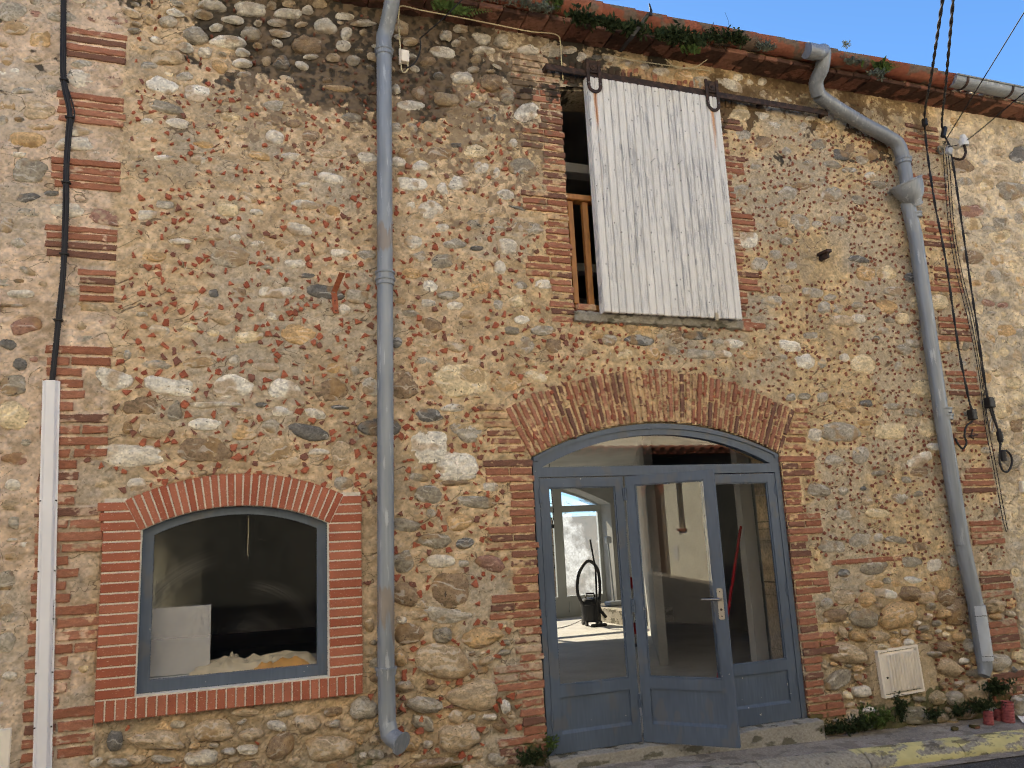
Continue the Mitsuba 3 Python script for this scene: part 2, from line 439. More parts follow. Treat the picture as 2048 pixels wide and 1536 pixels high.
bsdf('mouldy_plaster', proc(mouldy), .95)
bsdf('room_floor', plaster((.48, .47, .45), .32), .6)
bsdf('white_board', plaster((.44, .43, .42), .08), .6)
bsdf('white_paint', plaster((.72, .71, .68), .12), .6)
bsdf('grey_paint', plaster((.42, .44, .43), .12), .5)
bsdf('varnished_wood', proc(lambda p, n, uv: mi.Color3f(.36, .155, .045) * (.55 + .8 * fbm(p.x * 50, p.y * 50, p.z * 5, 3))), .4)
bsdf('door_black', (.022, .024, .022), .6)  # near-black for unseen faces, so the panes mirror something dark
bsdf('dark_wood', proc(lambda p, n, uv: mi.Color3f(.075, .045, .028) * (.5 + fbm(p.x * 30, p.y * 30, p.z * 6, 3))), .7)
bsdf('black_plastic', (.018, .018, .02), .45)
bsdf('black_rubber', (.022, .021, .023), .6)
bsdf('white_plastic', proc(lambda p, n, uv: mi.Color3f(.78, .77, .78) * (.86 + .2 * grime(p))), .4)
bsdf('cream_plastic', proc(lambda p, n, uv: mi.Color3f(.80, .73, .62) * (.86 + .22 * grime(p, 2.0))), .45)
bsdf('pale_cable', (.62, .55, .36), .55)
bsdf('grey_plastic', proc(lambda p, n, uv: mi.Color3f(.47, .50, .53) * (.82 + .3 * grime(p, 2.0))), .5)
bsdf('red_plastic', (.42, .018, .022), .35)
bsdf('duct_plastic', proc(lambda p, n, uv: mi.Color3f(.27, .065, .065) * (.5 + fbm(p.x * 30, p.y * 30, p.z * 30, 2))), .6)
bsdf('steel', (.36, .325, .28), .4, metallic=.9)
bsdf('porcelain', (.78, .77, .74), .15)
bsdf('canvas_cloth', proc(lambda p, n, uv: mi.Color3f(.52, .445, .31) * (.55 + .7 * fbm(p.x * 9, p.y * 9, p.z * 9, 3))), .95, lambda p, n, uv: noise(p.x * 200, p.y * 200, p.z * 200) * .001, 1.0)
bsdf('ochre_cloth', proc(lambda p, n, uv: mi.Color3f(.50, .27, .085) * (.6 + .7 * fbm(p.x * 9, p.y * 9, p.z * 9, 3))), .95)


def leaf_mat(key, c):
    scene[key] = {'type': 'principledthin', 'base_color': proc(lambda p, n, uv: mi.Color3f(c) * (.45 + 1.1 * noise(p.x * 38, p.y * 38, p.z * 38))), 'roughness': .55, 'diff_trans': .6, 'spec_trans': 0.0}


leaf_mat('dark_leaf', (.042, .058, .026)); leaf_mat('fresh_leaf', (.085, .125, .035)); leaf_mat('grey_leaf', (.16, .18, .14)); leaf_mat('ivy_leaf', (.03, .05, .018))
scene['clear_glass'] = {'type': 'thindielectric', 'int_ior': 1.52}


def dusty(key, fn, tint=(.55, .53, .47)):
    scene[key] = {'type': 'blendbsdf', 'weight': proc(fn), 'a': {'type': 'thindielectric', 'int_ior': 1.52},
                  'b': {'type': 'principledthin', 'base_color': {'type': 'rgb', 'value': list(tint)}, 'roughness': .9, 'diff_trans': 1.0, 'spec_trans': 0.0}}


def wiped(p, n, uv):
    """dust left on the shop window by a hand wiping in arcs"""
    d1 = dr.sqrt(dr.square(p.x - .10) + dr.square((p.z - .86) * 1.0))
    d2 = dr.sqrt(dr.square(p.x - .22) + dr.square((p.z - 1.02) * 1.25))
    st = noise(d1 * 150, p.x * 3) * .6 + noise(d2 * 90, p.z * 3) * .4
    ring = smoothstep(.10, .0, dr.abs(d1 - .72)) * smoothstep(.02, -.28, p.x) + .7 * smoothstep(.09, .0, dr.abs(d2 - .42)) + .5 * smoothstep(.26, .1, d2)
    return dr.clip(.010 + .022 * smoothstep(.3, .8, fbm(p.x * 3, p.z * 3, 9.0, 3)) + ring * st * .22 * smoothstep(.3, .6, fbm(p.x * 3, p.z * 3, 4.0, 2)), 0, 1)


dusty('dusty_window', wiped)
dusty('dusty_pane', lambda p, n, uv: dr.clip(.004 + .06 * smoothstep(.52, .78, fbm(p.x * 6, p.y * 6, p.z * 4, 4)) * (.3 + noise(p.x * 60, p.y * 60, p.z * 22)), 0, 1))
dusty('milky_pane', lambda p, n, uv: dr.clip(.24 + .5 * smoothstep(.42, .72, fbm(p.x * 4, p.z * 4, 1.0, 4)) * (.5 + .6 * noise(p.x * 40, p.z * 40)), 0, 1), (.80, .86, .94))  # dirt film, whitened further to stand in for backlit glow
# ================================================================== THE FACADE
# cobbles and stones as they sit in the wall: crop index, centre x, y, width, height (crop units of .3418 px), tilt, kind
CROP = [(0, 0), (0, 500), (0, 1011), (674, 0), (674, 500), (674, 1011), (1348, 0), (1348, 500), (1348, 1011)]
LIST = ["""60,60,180,110,0,g;90,155,160,90,10,t;235,225,130,100,-10,o;480,370,130,50,0,g;470,455,170,110,10,p;130,525,130,40,-5,g;300,515,70,50,20,g;225,640,190,110,0,t;110,695,60,30,0,d;240,740,160,40,0,t;160,815,220,90,5,o;455,765,160,60,5,p;435,840,210,90,0,p;175,1000,205,140,5,k;165,1155,130,60,-5,d;165,1240,150,50,5,g;105,905,100,30,0,p;390,1230,190,90,0,p;300,1130,90,30,0,d;40,1320,80,100,20,g;115,1425,120,60,10,g;15,700,60,60,0,g;40,345,70,60,10,t;185,340,120,40,0,t;360,95,170,60,5,g;985,120,110,70,0,g;880,105,70,60,10,t;1145,195,140,90,15,g;1265,155,80,40,0,w;1365,110,140,45,5,w;1470,45,190,75,5,w;1335,235,190,70,3,w;1470,190,130,60,12,g;1200,300,85,55,0,p;1285,380,100,70,30,o;1420,365,120,55,5,p;1430,430,80,40,0,g;1240,25,160,60,5,p;1190,80,110,50,10,g;1690,75,170,50,3,w;1620,130,110,50,5,g;1640,190,120,50,8,p;1650,365,100,80,0,d;1560,350,60,60,0,t;1800,260,170,100,5,b;1905,150,140,85,12,w;2010,265,90,70,0,p;1870,20,90,60,0,t;1800,60,70,60,20,p;1820,330,90,30,0,p;1950,335,80,60,10,t;1980,515,180,40,5,o;980,330,200,80,0,t;870,380,100,50,0,g;945,495,180,100,15,w;1150,540,160,95,10,w;955,625,230,70,10,k;860,710,80,40,0,p;1040,720,140,60,10,p;1350,685,130,50,8,y;1080,440,100,50,0,g;1600,615,120,60,0,g;1590,700,130,70,15,b;1720,720,80,50,0,b;1815,790,110,60,10,b;1405,760,80,45,0,t;1190,845,120,35,8,o;1610,800,110,80,20,p;1520,910,130,45,15,o;1160,935,100,50,0,p;960,925,120,40,5,p;1920,895,160,60,0,t;1700,910,110,40,0,p;1850,975,80,50,20,t;1935,1040,160,60,10,p;1780,1080,90,30,0,p;1450,1155,110,60,15,t;1330,1225,130,80,10,y;965,1195,110,50,5,g;860,1255,110,60,0,p;1790,1195,170,50,8,w;1500,1240,80,40,0,p;1750,1340,160,70,15,p;1950,1235,90,60,20,o;1240,1385,150,40,5,t;1380,1390,70,40,0,p;1350,1500,220,120,0,g;1665,1430,100,60,0,t;900,1500,160,60,0,o;1050,1410,130,40,0,p;1500,1430,100,50,0,p;1990,1480,130,50,0,p;1510,130,50,30,0,p;1510,265,60,30,5,t;1690,20,80,40,0,t;1590,30,60,50,0,g;1420,300,90,50,10,p""",
"""150,440,190,90,-10,r;45,550,110,60,15,d;115,665,85,75,0,d;80,790,160,120,0,k;80,970,180,170,0,y;150,1125,60,50,0,g;90,1220,160,75,0,r;75,1375,90,70,0,p;60,1490,110,70,5,t;120,255,160,50,0,p;160,120,100,40,20,g;110,180,60,25,0,d;250,195,50,30,0,p;400,235,140,50,10,g;60,325,200,20,0,b;540,330,170,60,5,t;1345,70,250,140,0,g;905,40,170,60,0,t;1620,245,200,70,0,p;1900,245,220,80,5,d;1795,150,90,35,0,d;1400,245,80,60,0,b;1250,250,60,50,0,d;1560,100,80,30,10,g;1730,80,130,50,0,p;1445,510,190,70,-5,y;1745,490,190,120,5,o;1250,485,70,40,10,y;1310,395,140,80,0,t;1560,385,130,50,5,p;830,375,70,30,0,g;930,465,120,60,10,p;1110,450,100,50,10,y;1210,310,120,60,20,t;1100,230,130,60,0,t;665,755,200,130,10,w;990,795,290,110,10,w;1360,800,240,130,0,w;1665,815,190,110,5,w;1940,820,190,140,0,b;1550,685,180,50,3,w;1160,655,200,60,-3,t;915,670,170,60,5,g;1370,640,60,60,10,g;1950,690,90,60,0,o;1800,690,90,70,0,t;825,910,210,100,0,b;1025,945,80,120,15,k;1260,905,320,35,0,p;1200,1020,190,75,3,w;900,1045,190,110,5,t;745,1040,60,80,0,b;1420,1070,150,90,5,o;1430,970,110,45,0,t;1585,1030,100,80,10,g;1805,1065,250,90,14,d;1650,945,130,60,5,p;1845,955,130,60,15,p;745,1200,440,130,3,p;1195,1165,310,150,0,b;1605,1170,210,150,-5,t;2000,1200,120,160,0,t;800,1375,120,90,0,p;2010,1365,110,80,0,g;1860,1180,150,40,0,p;1530,905,70,30,0,d;1990,920,100,30,0,d;745,610,50,60,0,g;1710,1240,90,60,0,t""",
"""80,95,70,80,0,g;35,440,110,120,0,k;35,625,90,130,0,g;35,800,110,120,10,g;55,1000,90,60,0,p;70,200,60,20,0,p;60,300,80,40,0,t;510,170,150,140,20,t;455,590,150,120,0,g;460,1100,190,180,0,g;670,1380,100,130,15,d;920,1380,330,110,3,t;1250,1320,240,130,-5,t;1470,1340,140,80,-10,t;1800,1280,150,100,0,t;1950,1280,90,50,-10,g;1640,1410,180,140,-40,b;1930,1420,290,140,3,t;1450,1430,130,60,0,p;1180,1480,200,90,-5,p;700,1510,150,60,0,g;870,1250,120,40,0,p;1130,1250,330,40,3,p;1440,1210,160,50,0,t;800,1490,120,60,0,t;1620,1290,120,60,10,p;1340,1440,90,40,0,g;950,1490,140,50,5,g""",
"""55,195,65,75,0,w;155,135,150,40,0,p;45,270,90,70,10,p;150,20,130,40,10,p;150,190,40,30,0,t;95,350,80,60,10,g;370,155,110,80,20,t;440,95,120,50,5,t;640,205,80,70,0,p;725,165,90,50,0,p;430,240,90,50,0,t;965,235,80,80,15,g;860,295,130,45,3,p;815,345,70,45,-10,t;1120,290,120,60,5,p;820,160,90,60,10,t;1360,290,90,50,0,p;1265,290,130,90,0,g;1430,330,60,60,20,p;600,445,80,40,10,d;735,455,140,75,5,w;905,480,130,100,20,b;535,355,90,50,0,b;480,540,80,80,10,b;800,405,70,40,0,g;435,615,160,60,5,w;80,685,130,60,5,k;345,520,60,60,0,p;30,520,110,40,5,o;1110,660,150,110,-30,w;1165,560,80,50,15,p;1000,560,100,100,0,k;640,580,160,80,10,t;870,685,70,30,20,d;915,690,30,50,30,d;800,610,90,40,0,g;560,740,120,70,10,o;440,745,70,50,30,g;345,745,70,60,0,g;600,900,150,80,0,b;815,885,150,80,5,y;705,850,80,30,5,d;1030,835,55,55,0,p;1085,970,160,95,0,k;495,970,100,60,5,w;360,945,90,60,15,p;845,980,80,80,0,p;440,1075,190,80,5,w;710,1070,120,85,0,w;620,1105,60,80,-30,p;985,1135,110,60,5,p;935,1010,40,70,15,p;545,1225,140,110,0,p;900,1240,160,60,0,t;1060,1215,110,20,15,d;810,1310,85,60,0,k;1120,1330,190,70,5,g;690,1425,140,60,5,g;1000,1440,130,90,5,p;450,1415,110,80,10,p;620,1330,80,50,0,p;940,1335,80,30,0,g;820,1450,80,30,0,d;170,1490,120,60,0,g;480,1500,100,60,0,g;180,920,120,70,10,p;400,890,100,60,0,b;420,1200,80,50,0,p;1215,580,50,40,0,p;1000,270,60,40,0,t;700,250,60,40,0,p;1480,300,50,60,0,t;1520,330,60,40,0,d;1590,340,60,40,10,p;1700,370,70,40,10,p;1800,390,60,50,10,p;1900,420,100,50,10,p""",
"""615,65,135,80,0,k;440,135,110,60,0,o;490,40,110,50,0,g;545,210,90,70,0,w;1075,205,80,50,10,k;1170,95,90,60,0,g;1210,200,100,60,0,p;955,100,70,80,20,p;840,215,120,70,20,o;660,265,130,50,0,k;940,320,65,60,0,g;1055,300,100,80,0,y;425,370,120,45,5,k;555,440,120,90,20,b;535,310,90,50,0,p;690,325,100,50,0,p;120,270,120,90,0,g;40,350,80,70,10,p;1085,405,90,50,5,w;1100,555,110,110,0,g;1270,560,90,90,0,b;1025,470,90,50,0,k;1205,470,150,60,0,g;1525,495,70,50,0,o;1600,525,90,70,10,g;1775,525,180,60,8,d;1730,460,80,60,20,t;1800,470,90,60,0,o;1900,490,60,50,0,g;1990,510,90,80,0,b;1690,610,90,60,0,y;1850,605,90,80,0,o;1955,585,80,60,0,k;1440,600,100,50,0,t;370,790,240,150,0,b;730,760,300,200,0,y;995,785,180,90,0,o;1165,740,150,60,10,y;100,710,60,70,10,g;200,800,100,110,0,p;50,830,90,110,20,p;540,965,160,80,3,d;700,925,180,50,3,p;760,1065,180,100,15,g;255,1035,250,110,0,d;70,1200,140,170,0,w;540,1150,240,180,0,w;710,1265,235,160,3,w;60,1375,120,70,5,k;480,1330,110,50,10,k;540,1430,160,110,5,k;820,1475,240,70,5,k;690,1362,180,36,0,b;900,1380,90,70,15,p;520,650,150,50,10,g;690,560,150,60,10,t;350,540,60,70,20,d;500,540,120,60,0,t;370,300,70,50,0,t;760,380,90,50,0,t""",
"""400,115,170,75,8,k;550,45,60,50,-30,g;715,100,150,90,-5,o;575,205,190,90,3,k;750,220,110,70,-10,d;885,235,90,55,10,k;390,330,130,120,-20,k;610,325,160,80,0,p;900,340,170,90,15,r;740,340,60,50,0,g;670,495,225,200,0,b;400,520,170,140,20,b;500,580,90,60,0,t;640,640,270,90,5,g;470,640,150,50,-10,t;930,620,180,100,0,k;380,670,60,50,0,p;420,750,170,130,-5,b;620,760,110,100,0,k;850,770,250,110,-10,o;370,890,80,110,0,o;620,910,340,190,10,t;560,1065,80,40,0,d;400,1060,110,70,0,g;810,1115,300,170,-3,t;520,1170,220,90,10,g;720,1360,230,170,-10,t;440,1390,110,110,10,o;600,1510,330,60,-8,b;950,1490,120,80,5,g;70,1400,220,150,0,t;160,1190,160,130,0,g;225,1375,60,60,0,t;155,465,60,60,0,g;230,1460,90,60,0,g;990,1180,60,90,0,w;900,1240,90,40,0,w;300,1340,70,60,0,t;155,1465,50,40,0,p;190,700,60,90,0,t""",
"""190,385,60,40,0,t;60,450,110,80,10,o;160,480,120,70,0,g;175,425,80,40,10,o;270,420,70,50,0,p;375,450,60,50,0,p;330,495,170,62,22,w;520,475,60,40,0,p;390,660,110,100,20,y;515,675,75,50,0,p;580,730,100,40,10,p;710,750,60,40,0,y;760,740,40,60,0,g;880,760,100,80,0,o;890,680,90,70,0,p;980,720,70,80,0,y;800,690,60,30,0,p;700,520,90,80,0,o;400,790,100,60,0,g;520,830,120,70,0,b;660,880,60,50,0,g;850,845,80,70,0,k;1030,865,60,60,0,b;985,905,110,65,12,d;1160,905,70,70,0,b;1100,935,80,50,15,k;790,950,70,30,0,k;930,960,110,45,10,k;1035,995,90,35,5,k;380,1115,120,70,0,g;670,1130,110,80,10,g;925,1135,120,90,0,g;1080,1170,80,50,20,k;480,970,60,40,0,g;740,1300,120,90,10,g;640,1300,70,60,20,o;1095,1270,70,60,0,b;960,1290,90,60,10,g;425,1400,150,100,0,w;660,1410,80,45,0,k;595,1490,80,60,0,g;1080,1515,130,40,8,d;850,1265,60,40,0,y;840,1310,60,40,0,g;1150,1025,70,40,0,p;750,1085,120,40,0,b;1200,1080,90,40,10,k;690,380,60,40,0,t;430,300,50,30,0,p;540,430,50,40,0,t;2010,905,90,100,20,d;1980,1115,180,110,5,k;1690,970,140,80,10,b;1740,1235,140,80,0,r;1905,1300,80,60,15,k;1830,1080,90,70,0,y;1845,1340,80,40,0,g;1630,835,90,60,20,g;1750,1310,120,70,0,y;1900,890,80,50,0,t;1700,1060,90,50,0,g;1750,1505,130,80,0,b;1910,1385,120,80,0,y;2020,1270,60,80,0,g;1900,1000,120,60,0,t;1440,1210,40,50,0,g""",
"""500,80,100,80,0,g;590,30,80,40,0,g;690,90,70,50,0,g;470,215,110,60,0,g;650,225,110,50,0,t;810,250,130,60,5,g;920,275,80,45,-5,g;580,300,140,70,0,g;1125,135,110,80,10,o;1250,130,120,80,0,y;1290,240,110,60,0,g;1250,330,130,80,0,o;1075,320,70,40,0,k;880,335,80,70,0,g;960,340,70,60,15,g;980,415,190,70,0,t;1080,400,90,60,0,p;1265,410,60,40,0,k;1225,470,80,40,0,g;1385,160,70,60,0,d;1415,310,80,80,0,y;1550,305,120,90,0,y;1340,400,90,70,0,y;805,500,90,50,5,g;680,560,140,60,10,w;350,545,120,55,8,w;290,610,110,50,5,p;160,610,180,60,3,g;450,610,100,60,0,o;625,630,90,40,0,g;770,650,110,90,0,w;1350,580,100,60,0,g;1400,545,100,50,10,g;1185,515,40,30,0,d;1000,630,60,50,10,p;870,660,50,60,-20,g;1315,680,50,70,20,g;1110,670,140,120,0,y;1470,810,140,110,0,y;770,855,80,40,0,k;870,860,70,60,0,g;690,860,60,50,0,k;1010,900,120,70,10,o;1130,895,80,40,5,d;1050,935,50,40,0,d;1280,915,110,40,0,g;1400,950,120,50,5,k;980,1065,230,120,5,g;1270,1060,200,100,0,y;1490,1040,130,100,5,y;1120,1010,90,40,0,o;830,1080,90,80,0,p;1095,1200,110,100,-15,g;1440,1225,170,70,-20,w;940,1230,110,60,0,g;1530,1150,110,40,3,w;1200,1305,80,35,-5,k;1430,1300,130,50,0,b;850,1405,130,80,10,k;990,1410,60,50,0,g;1110,1395,40,30,0,d;1360,1345,60,40,10,k;1320,1450,110,60,5,g;1430,1430,60,40,0,k;1130,1470,80,60,0,t;1560,1480,120,60,0,t;130,500,150,50,0,d;260,540,70,50,0,g;1600,560,50,60,0,g;1710,560,40,60,0,k;1840,310,80,40,10,r;1770,195,70,40,0,o;1870,150,100,80,0,g;1740,40,110,70,0,b;1950,470,110,70,0,o;1860,370,50,30,0,g;1930,320,70,30,0,r;1780,350,60,60,0,y;2030,480,50,50,0,g;1690,665,50,40,0,g;1720,960,50,50,0,k;1930,940,110,90,0,y;2010,1030,80,80,0,b;1980,1230,120,90,20,k;1990,780,90,60,0,y;1830,1170,60,40,0,g;2020,1100,60,80,0,t""",
"""1010,50,120,70,0,g;1190,45,150,60,0,y;1095,205,130,90,0,g;925,240,160,80,5,g;1170,360,160,90,-5,k;1390,330,120,60,5,k;1525,350,100,70,0,p;1000,395,70,50,5,d;990,330,60,25,0,d;1640,320,60,80,0,g;1440,240,90,50,0,b;1300,200,130,40,10,k;1200,185,60,60,0,g;1180,460,110,50,5,o;1300,455,60,40,0,o;1400,435,110,40,5,w;1560,450,150,80,15,o;1240,515,140,60,5,w;1380,515,120,90,10,b;1480,540,100,80,0,t;1600,540,100,100,0,b;1655,620,120,170,10,b;1000,535,130,90,-5,t;1130,550,90,90,10,o;1320,640,220,150,-20,o;1120,660,160,110,5,k;1580,635,80,60,0,o;1470,490,60,50,0,o;1670,770,70,50,0,o;1030,870,200,110,10,t;1220,830,60,40,0,y;1300,805,70,60,0,o;1375,800,60,40,0,w;1590,830,90,70,0,b;1530,870,90,40,0,k;1740,820,80,80,0,g;1900,915,150,100,5,g;1990,965,30,50,0,d;1780,1090,140,130,10,t;1650,1130,90,90,0,g;1545,1125,90,90,-15,t;1440,1130,80,40,0,k;1345,1140,90,40,0,t;1420,1230,160,120,0,k;1570,1240,70,70,0,t;1070,1250,150,110,10,t;1150,1200,100,40,0,w;1110,1090,110,70,0,p;1620,950,150,90,20,t;1700,910,60,40,0,w;1470,720,80,40,0,k;1480,770,70,40,0,o;1540,690,60,40,0,k;1880,590,110,90,0,t;1910,560,50,40,0,d;1780,300,70,80,0,t;1880,40,40,60,0,d;1500,590,50,50,0,k;1880,310,50,50,0,b;1880,650,60,40,0,o;860,480,60,40,0,d;870,510,60,40,0,k;1420,620,60,60,0,t;1250,440,50,40,0,k"""]
X_SEAM_L, X_SEAM_R = -0.735, 7.33
GX0, GX1, GZ0, GZ1, ST = -2.1, 9.4, -0.75, 6.12, 0.0125
NX, NZ = int((GX1 - GX0) / ST) + 1, int((GZ1 - GZ0) / ST) + 1
xs, zs = GX0 + np.arange(NX) * ST, GZ0 + np.arange(NZ) * ST
XX, ZZ = np.meshgrid(xs, zs)
g_stone = np.zeros((NZ, NX), np.int32)        # number of the stone in a cell
g_brick = np.zeros((NZ, NX), bool)
g_open = np.zeros((NZ, NX), bool)
g_new = np.zeros((NZ, NX), bool)
g_block = np.zeros((NZ, NX), bool)            # kept free of filler stones and chips


def gnoise(wl, seed, ax=1.0):
    """smooth random field on the facade grid, wavelength wl metres (ax: stretch along x)"""
    r = np.random.default_rng(seed)
    a = r.random((int(NZ * ST / wl) + 5, int(NX * ST / (wl * ax)) + 5))
    return ndimage.map_coordinates(a, [(ZZ - GZ0) / wl + 1.5, (XX - GX0) / (wl * ax) + 1.5], order=3) - .5


def quad_mask(c, grow=0.0):
    """cells inside the convex quad c (4 corners in x, z)"""
    c = np.asarray(c, float); m = c.mean(0)
    if grow: c = m + (c - m) * (1 + grow / (np.abs(c - m).max(0) + 1e-9))
    i0, i1 = max(0, int((c[:, 1].min() - GZ0) / ST)), min(NZ, int((c[:, 1].max() - GZ0) / ST) + 2)
    j0, j1 = max(0, int((c[:, 0].min() - GX0) / ST)), min(NX, int((c[:, 0].max() - GX0) / ST) + 2)
    if i1 <= i0 or j1 <= j0: return (slice(0, 0), slice(0, 0)), np.zeros((0, 0), bool)
    X, Z = XX[i0:i1, j0:j1], ZZ[i0:i1, j0:j1]
    area = sum(c[k, 0] * c[(k + 1) % len(c), 1] - c[(k + 1) % len(c), 0] * c[k, 1] for k in range(len(c)))
    ins = np.ones(X.shape, bool)
    for k in range(len(c)):
        a, b = c[k], c[(k + 1) % len(c)]
        ins &= ((b[0] - a[0]) * (Z - a[1]) - (b[1] - a[1]) * (X - a[0])) * np.sign(area) >= 0
    return (slice(i0, i1), slice(j0, j1)), ins


def block(c, arr=None, grow=0.0):
    sl, m = quad_mask(c, grow)
    arr = g_block if arr is None else arr
    arr[sl] |= m


# ---------------- openings
WX0, WX1, WZ0, WZS, WRISE = -0.515, 0.718, 0.728, 1.787, 0.142
DX0, DX1, DZ0, DZS, DRISE = 2.335, 4.735, -0.03, 2.245, 0.285
UX0, UX1, UZ0, UZ1 = 2.795, 4.45, 3.49, 5.64
win_hole = arched(WX0, WX1, WZ0, WZS, WRISE)
door_hole = arched(DX0, DX1, DZ0 - .9, DZS, DRISE)
up_hole = arched(UX0, UX1, UZ0, UZ1 - .05, .07)
for h in (win_hole, door_hole, up_hole):
    x0, z0, x1, z1 = h.bounds
    jj, ii = np.nonzero((xs > x0) & (xs < x1))[0], np.nonzero((zs > z0) & (zs < z1))[0]
    sub = np.ix_(ii, jj)
    g_open[sub] |= shapely.contains_xy(h, XX[sub], ZZ[sub])

# ---------------- bricks: (holder, four corners in x,z [bl, br, tr, tl], front y, new?)
BRICKS = []


def brick(holder, c, y=-.012, new=False, lime=None):
    BRICKS.append((holder, np.asarray(c, float), y, new, lime))
    block(c, g_new if new else g_brick, .006)
    block(c, g_block, .012)


def row(holder, X0, X1, z, h=.043, y=None, lime=None, split=None, sag=.004):
    """one course from X0 to X1 with its bottom at z; long courses break at split (share of the length)"""
    cuts = [X0] + ([X0 + (X1 - X0) * s for s in split] if split else []) + [X1]
    for a, b in zip(cuts[:-1], cuts[1:]):
        j = rng.normal(0, sag, 4); g = .007 if split else 0
        brick(holder, [(a + g + j[0], z + j[1] * .6), (b - g + j[2], z + j[3] * .6), (b - g + j[2] * .5, z + h + j[0] * .6), (a + g + j[3] * .5, z + h + j[2] * .6)],
              (-.012 + rng.normal(0, .003)) if y is None else y, False, rng.uniform(.02, .34) if lime is None else lime)


# left quoin (neighbour house): groups of four courses, px of their left and right ends and tops
for xl, xr, ys in ((134, 262, (53, 69, 86, 101)), (119, 255, (182, 198, 213, 229)), (105, 250, (314, 329, 344, 360)), (96, 243, (448, 463, 481, 498)), (162, 238, (537, 554, 571, 589))):
    for y in ys:
        a, b = P(xl, y), P(xr, y + (xr - xl) * .12)
        row('left_house__quoin__brick', a[0] + rng.normal(0, .012), X_SEAM_L - .012 + rng.normal(0, .006), a[2] - .046, .045, lime=rng.uniform(.0, .2))
zq, k = P(60, 690)[2], 0
pat = 'LLSSSSLLLLSSSSLLLLSSSSLLLLSSSSLLLLSSSSLLLLSSSSLLLL'
for k, ch in enumerate(pat):
    z = zq - k * .0785
    if z < .05: break
    X0 = -1.142 + rng.normal(0, .008)
    if ch == 'L': row('left_house__quoin__brick', X0, X_SEAM_L - .012 + rng.normal(0, .01), z - .052, .054, lime=rng.uniform(.05, .3), split=[rng.uniform(.35, .65)] if k % 2 else None)
    else: row('left_house__quoin__brick', X0, X0 + .215 + rng.normal(0, .02), z - .052, .054, lime=rng.uniform(.05, .3))
# right quoin of the middle house
for xl, xr, ys in ((1813, 1876, (246, 262, 276, 290)), (1828, 1890, (347, 359, 371, 384)), (1846, 1910, (440, 453, 467, 481)), (1862, 1922, (532, 546, 560, 572)), (1878, 1940, (633, 646, 659, 671)), (1893, 1958, (741, 754, 768, 781)), (1908, 1974, (840, 853, 866, 880)), (1928, 1992, (936, 949, 962, 976)), (1944, 2008, (1042, 1055, 1067, 1080)), (1960, 2024, (1142, 1156, 1170, 1185)), (1977, 2042, (1246, 1261, 1276, 1292)), (1990, 2060, (1350, 1364, 1380, 1394))):
    for y in ys:
        a = P(xl, y)
        row('stone_house__quoin__brick', a[0] + rng.normal(0, .02), X_SEAM_R - .03 + rng.normal(0, .008), a[2] - .05, .056 if y > 1240 else .047, lime=rng.uniform(.08, .32))
# jambs of the doorway: three long courses, five short
zrow, k = 2.225, 0
while zrow > .0:
    long_ = (k % 8) < 3
    w = (.40 if k < 8 or k > 20 else .41) if long_ else .205
    t = .049 + rng.normal(0, .002)
    row('stone_house__doorway_brickwork__brick', DX0 - w + rng.normal(0, .012), DX0 - .006 + rng.normal(0, .006), zrow - t, t, lime=rng.uniform(.02, .3) + (.2 if .55 < zrow < .95 else 0), split=[.5] if long_ and k % 8 == 1 else None)
    w2 = w * .92
    row('stone_house__doorway_brickwork__brick', DX1 + .006 + rng.normal(0, .006), DX1 + w2 + rng.normal(0, .012), zrow - t, t, lime=rng.uniform(.0, .25), split=[.5] if long_ and k % 8 == 1 else None)
    zrow -= .0648; k += 1
# doorway arch: voussoirs of thin brick, split in two rings here and there
_, (acx, acz, ar, aa) = arc_pts(DX0, DX1, DZS, DRISE)
ar += .012
NV = 47
for i in range(NV):
    th = -aa * 1.015 + 2 * aa * 1.015 * (i + .5) / NV
    lng = .455 - .02 * abs(th) / aa + rng.normal(0, .008)
    dirv, tan = np.array([math.sin(th), math.cos(th)]), np.array([math.cos(th), -math.sin(th)])
    hw = ar * aa * 1.015 / NV - .0112 + rng.normal(0, .0015)
    cuts = [(0, lng)] if rng.random() < .52 else [(0, lng * (c := rng.uniform(.38, .62)) - .007), (lng * c + .007, lng)]
    for a, b in cuts:
        p0 = np.array([acx, acz]) + dirv * (ar + a); p1 = np.array([acx, acz]) + dirv * (ar + b)
        sp = 1 + b / ar * .5
        brick('stone_house__doorway_brickwork__brick', [p0 - tan * hw, p0 + tan * hw, p1 + tan * hw * sp, p1 - tan * hw * sp], -.015 + rng.normal(0, .003), False, rng.uniform(.04, .28) + (.22 if abs(th) < .16 and rng.random() < .6 else 0))
# courses on both shoulders of the arch
for s in (-1, 1):
    for i, (z, o, e) in enumerate(((2.625, .28, .065), (2.555, .25, .03), (2.487, .225, .01), (2.42, .20, .0), (2.352, .16, .0), (2.288, .10, .0))):
        if s < 0:
            xa = P((955, 963, 968, 974, 983, 995)[i], (812, 828, 844, 858, 872, 886)[i])[0]
            xb = acx - math.sqrt(max(.01, 0)) * 0 - (1.2 + max(0, (z + .02 - DZS)) * .50) - .03
        else:
            xa = acx + 1.2 + max(0, (z + .02 - DZS)) * .50 + .03
            xb = P((1616, 1613, 1612, 1611, 1610, 1612)[i], (812, 828, 844, 858, 872, 886)[i])[0]
        if xb - xa > .05: row('stone_house__doorway_brickwork__brick', xa, xb, z, .046, lime=rng.uniform(.1, .45))
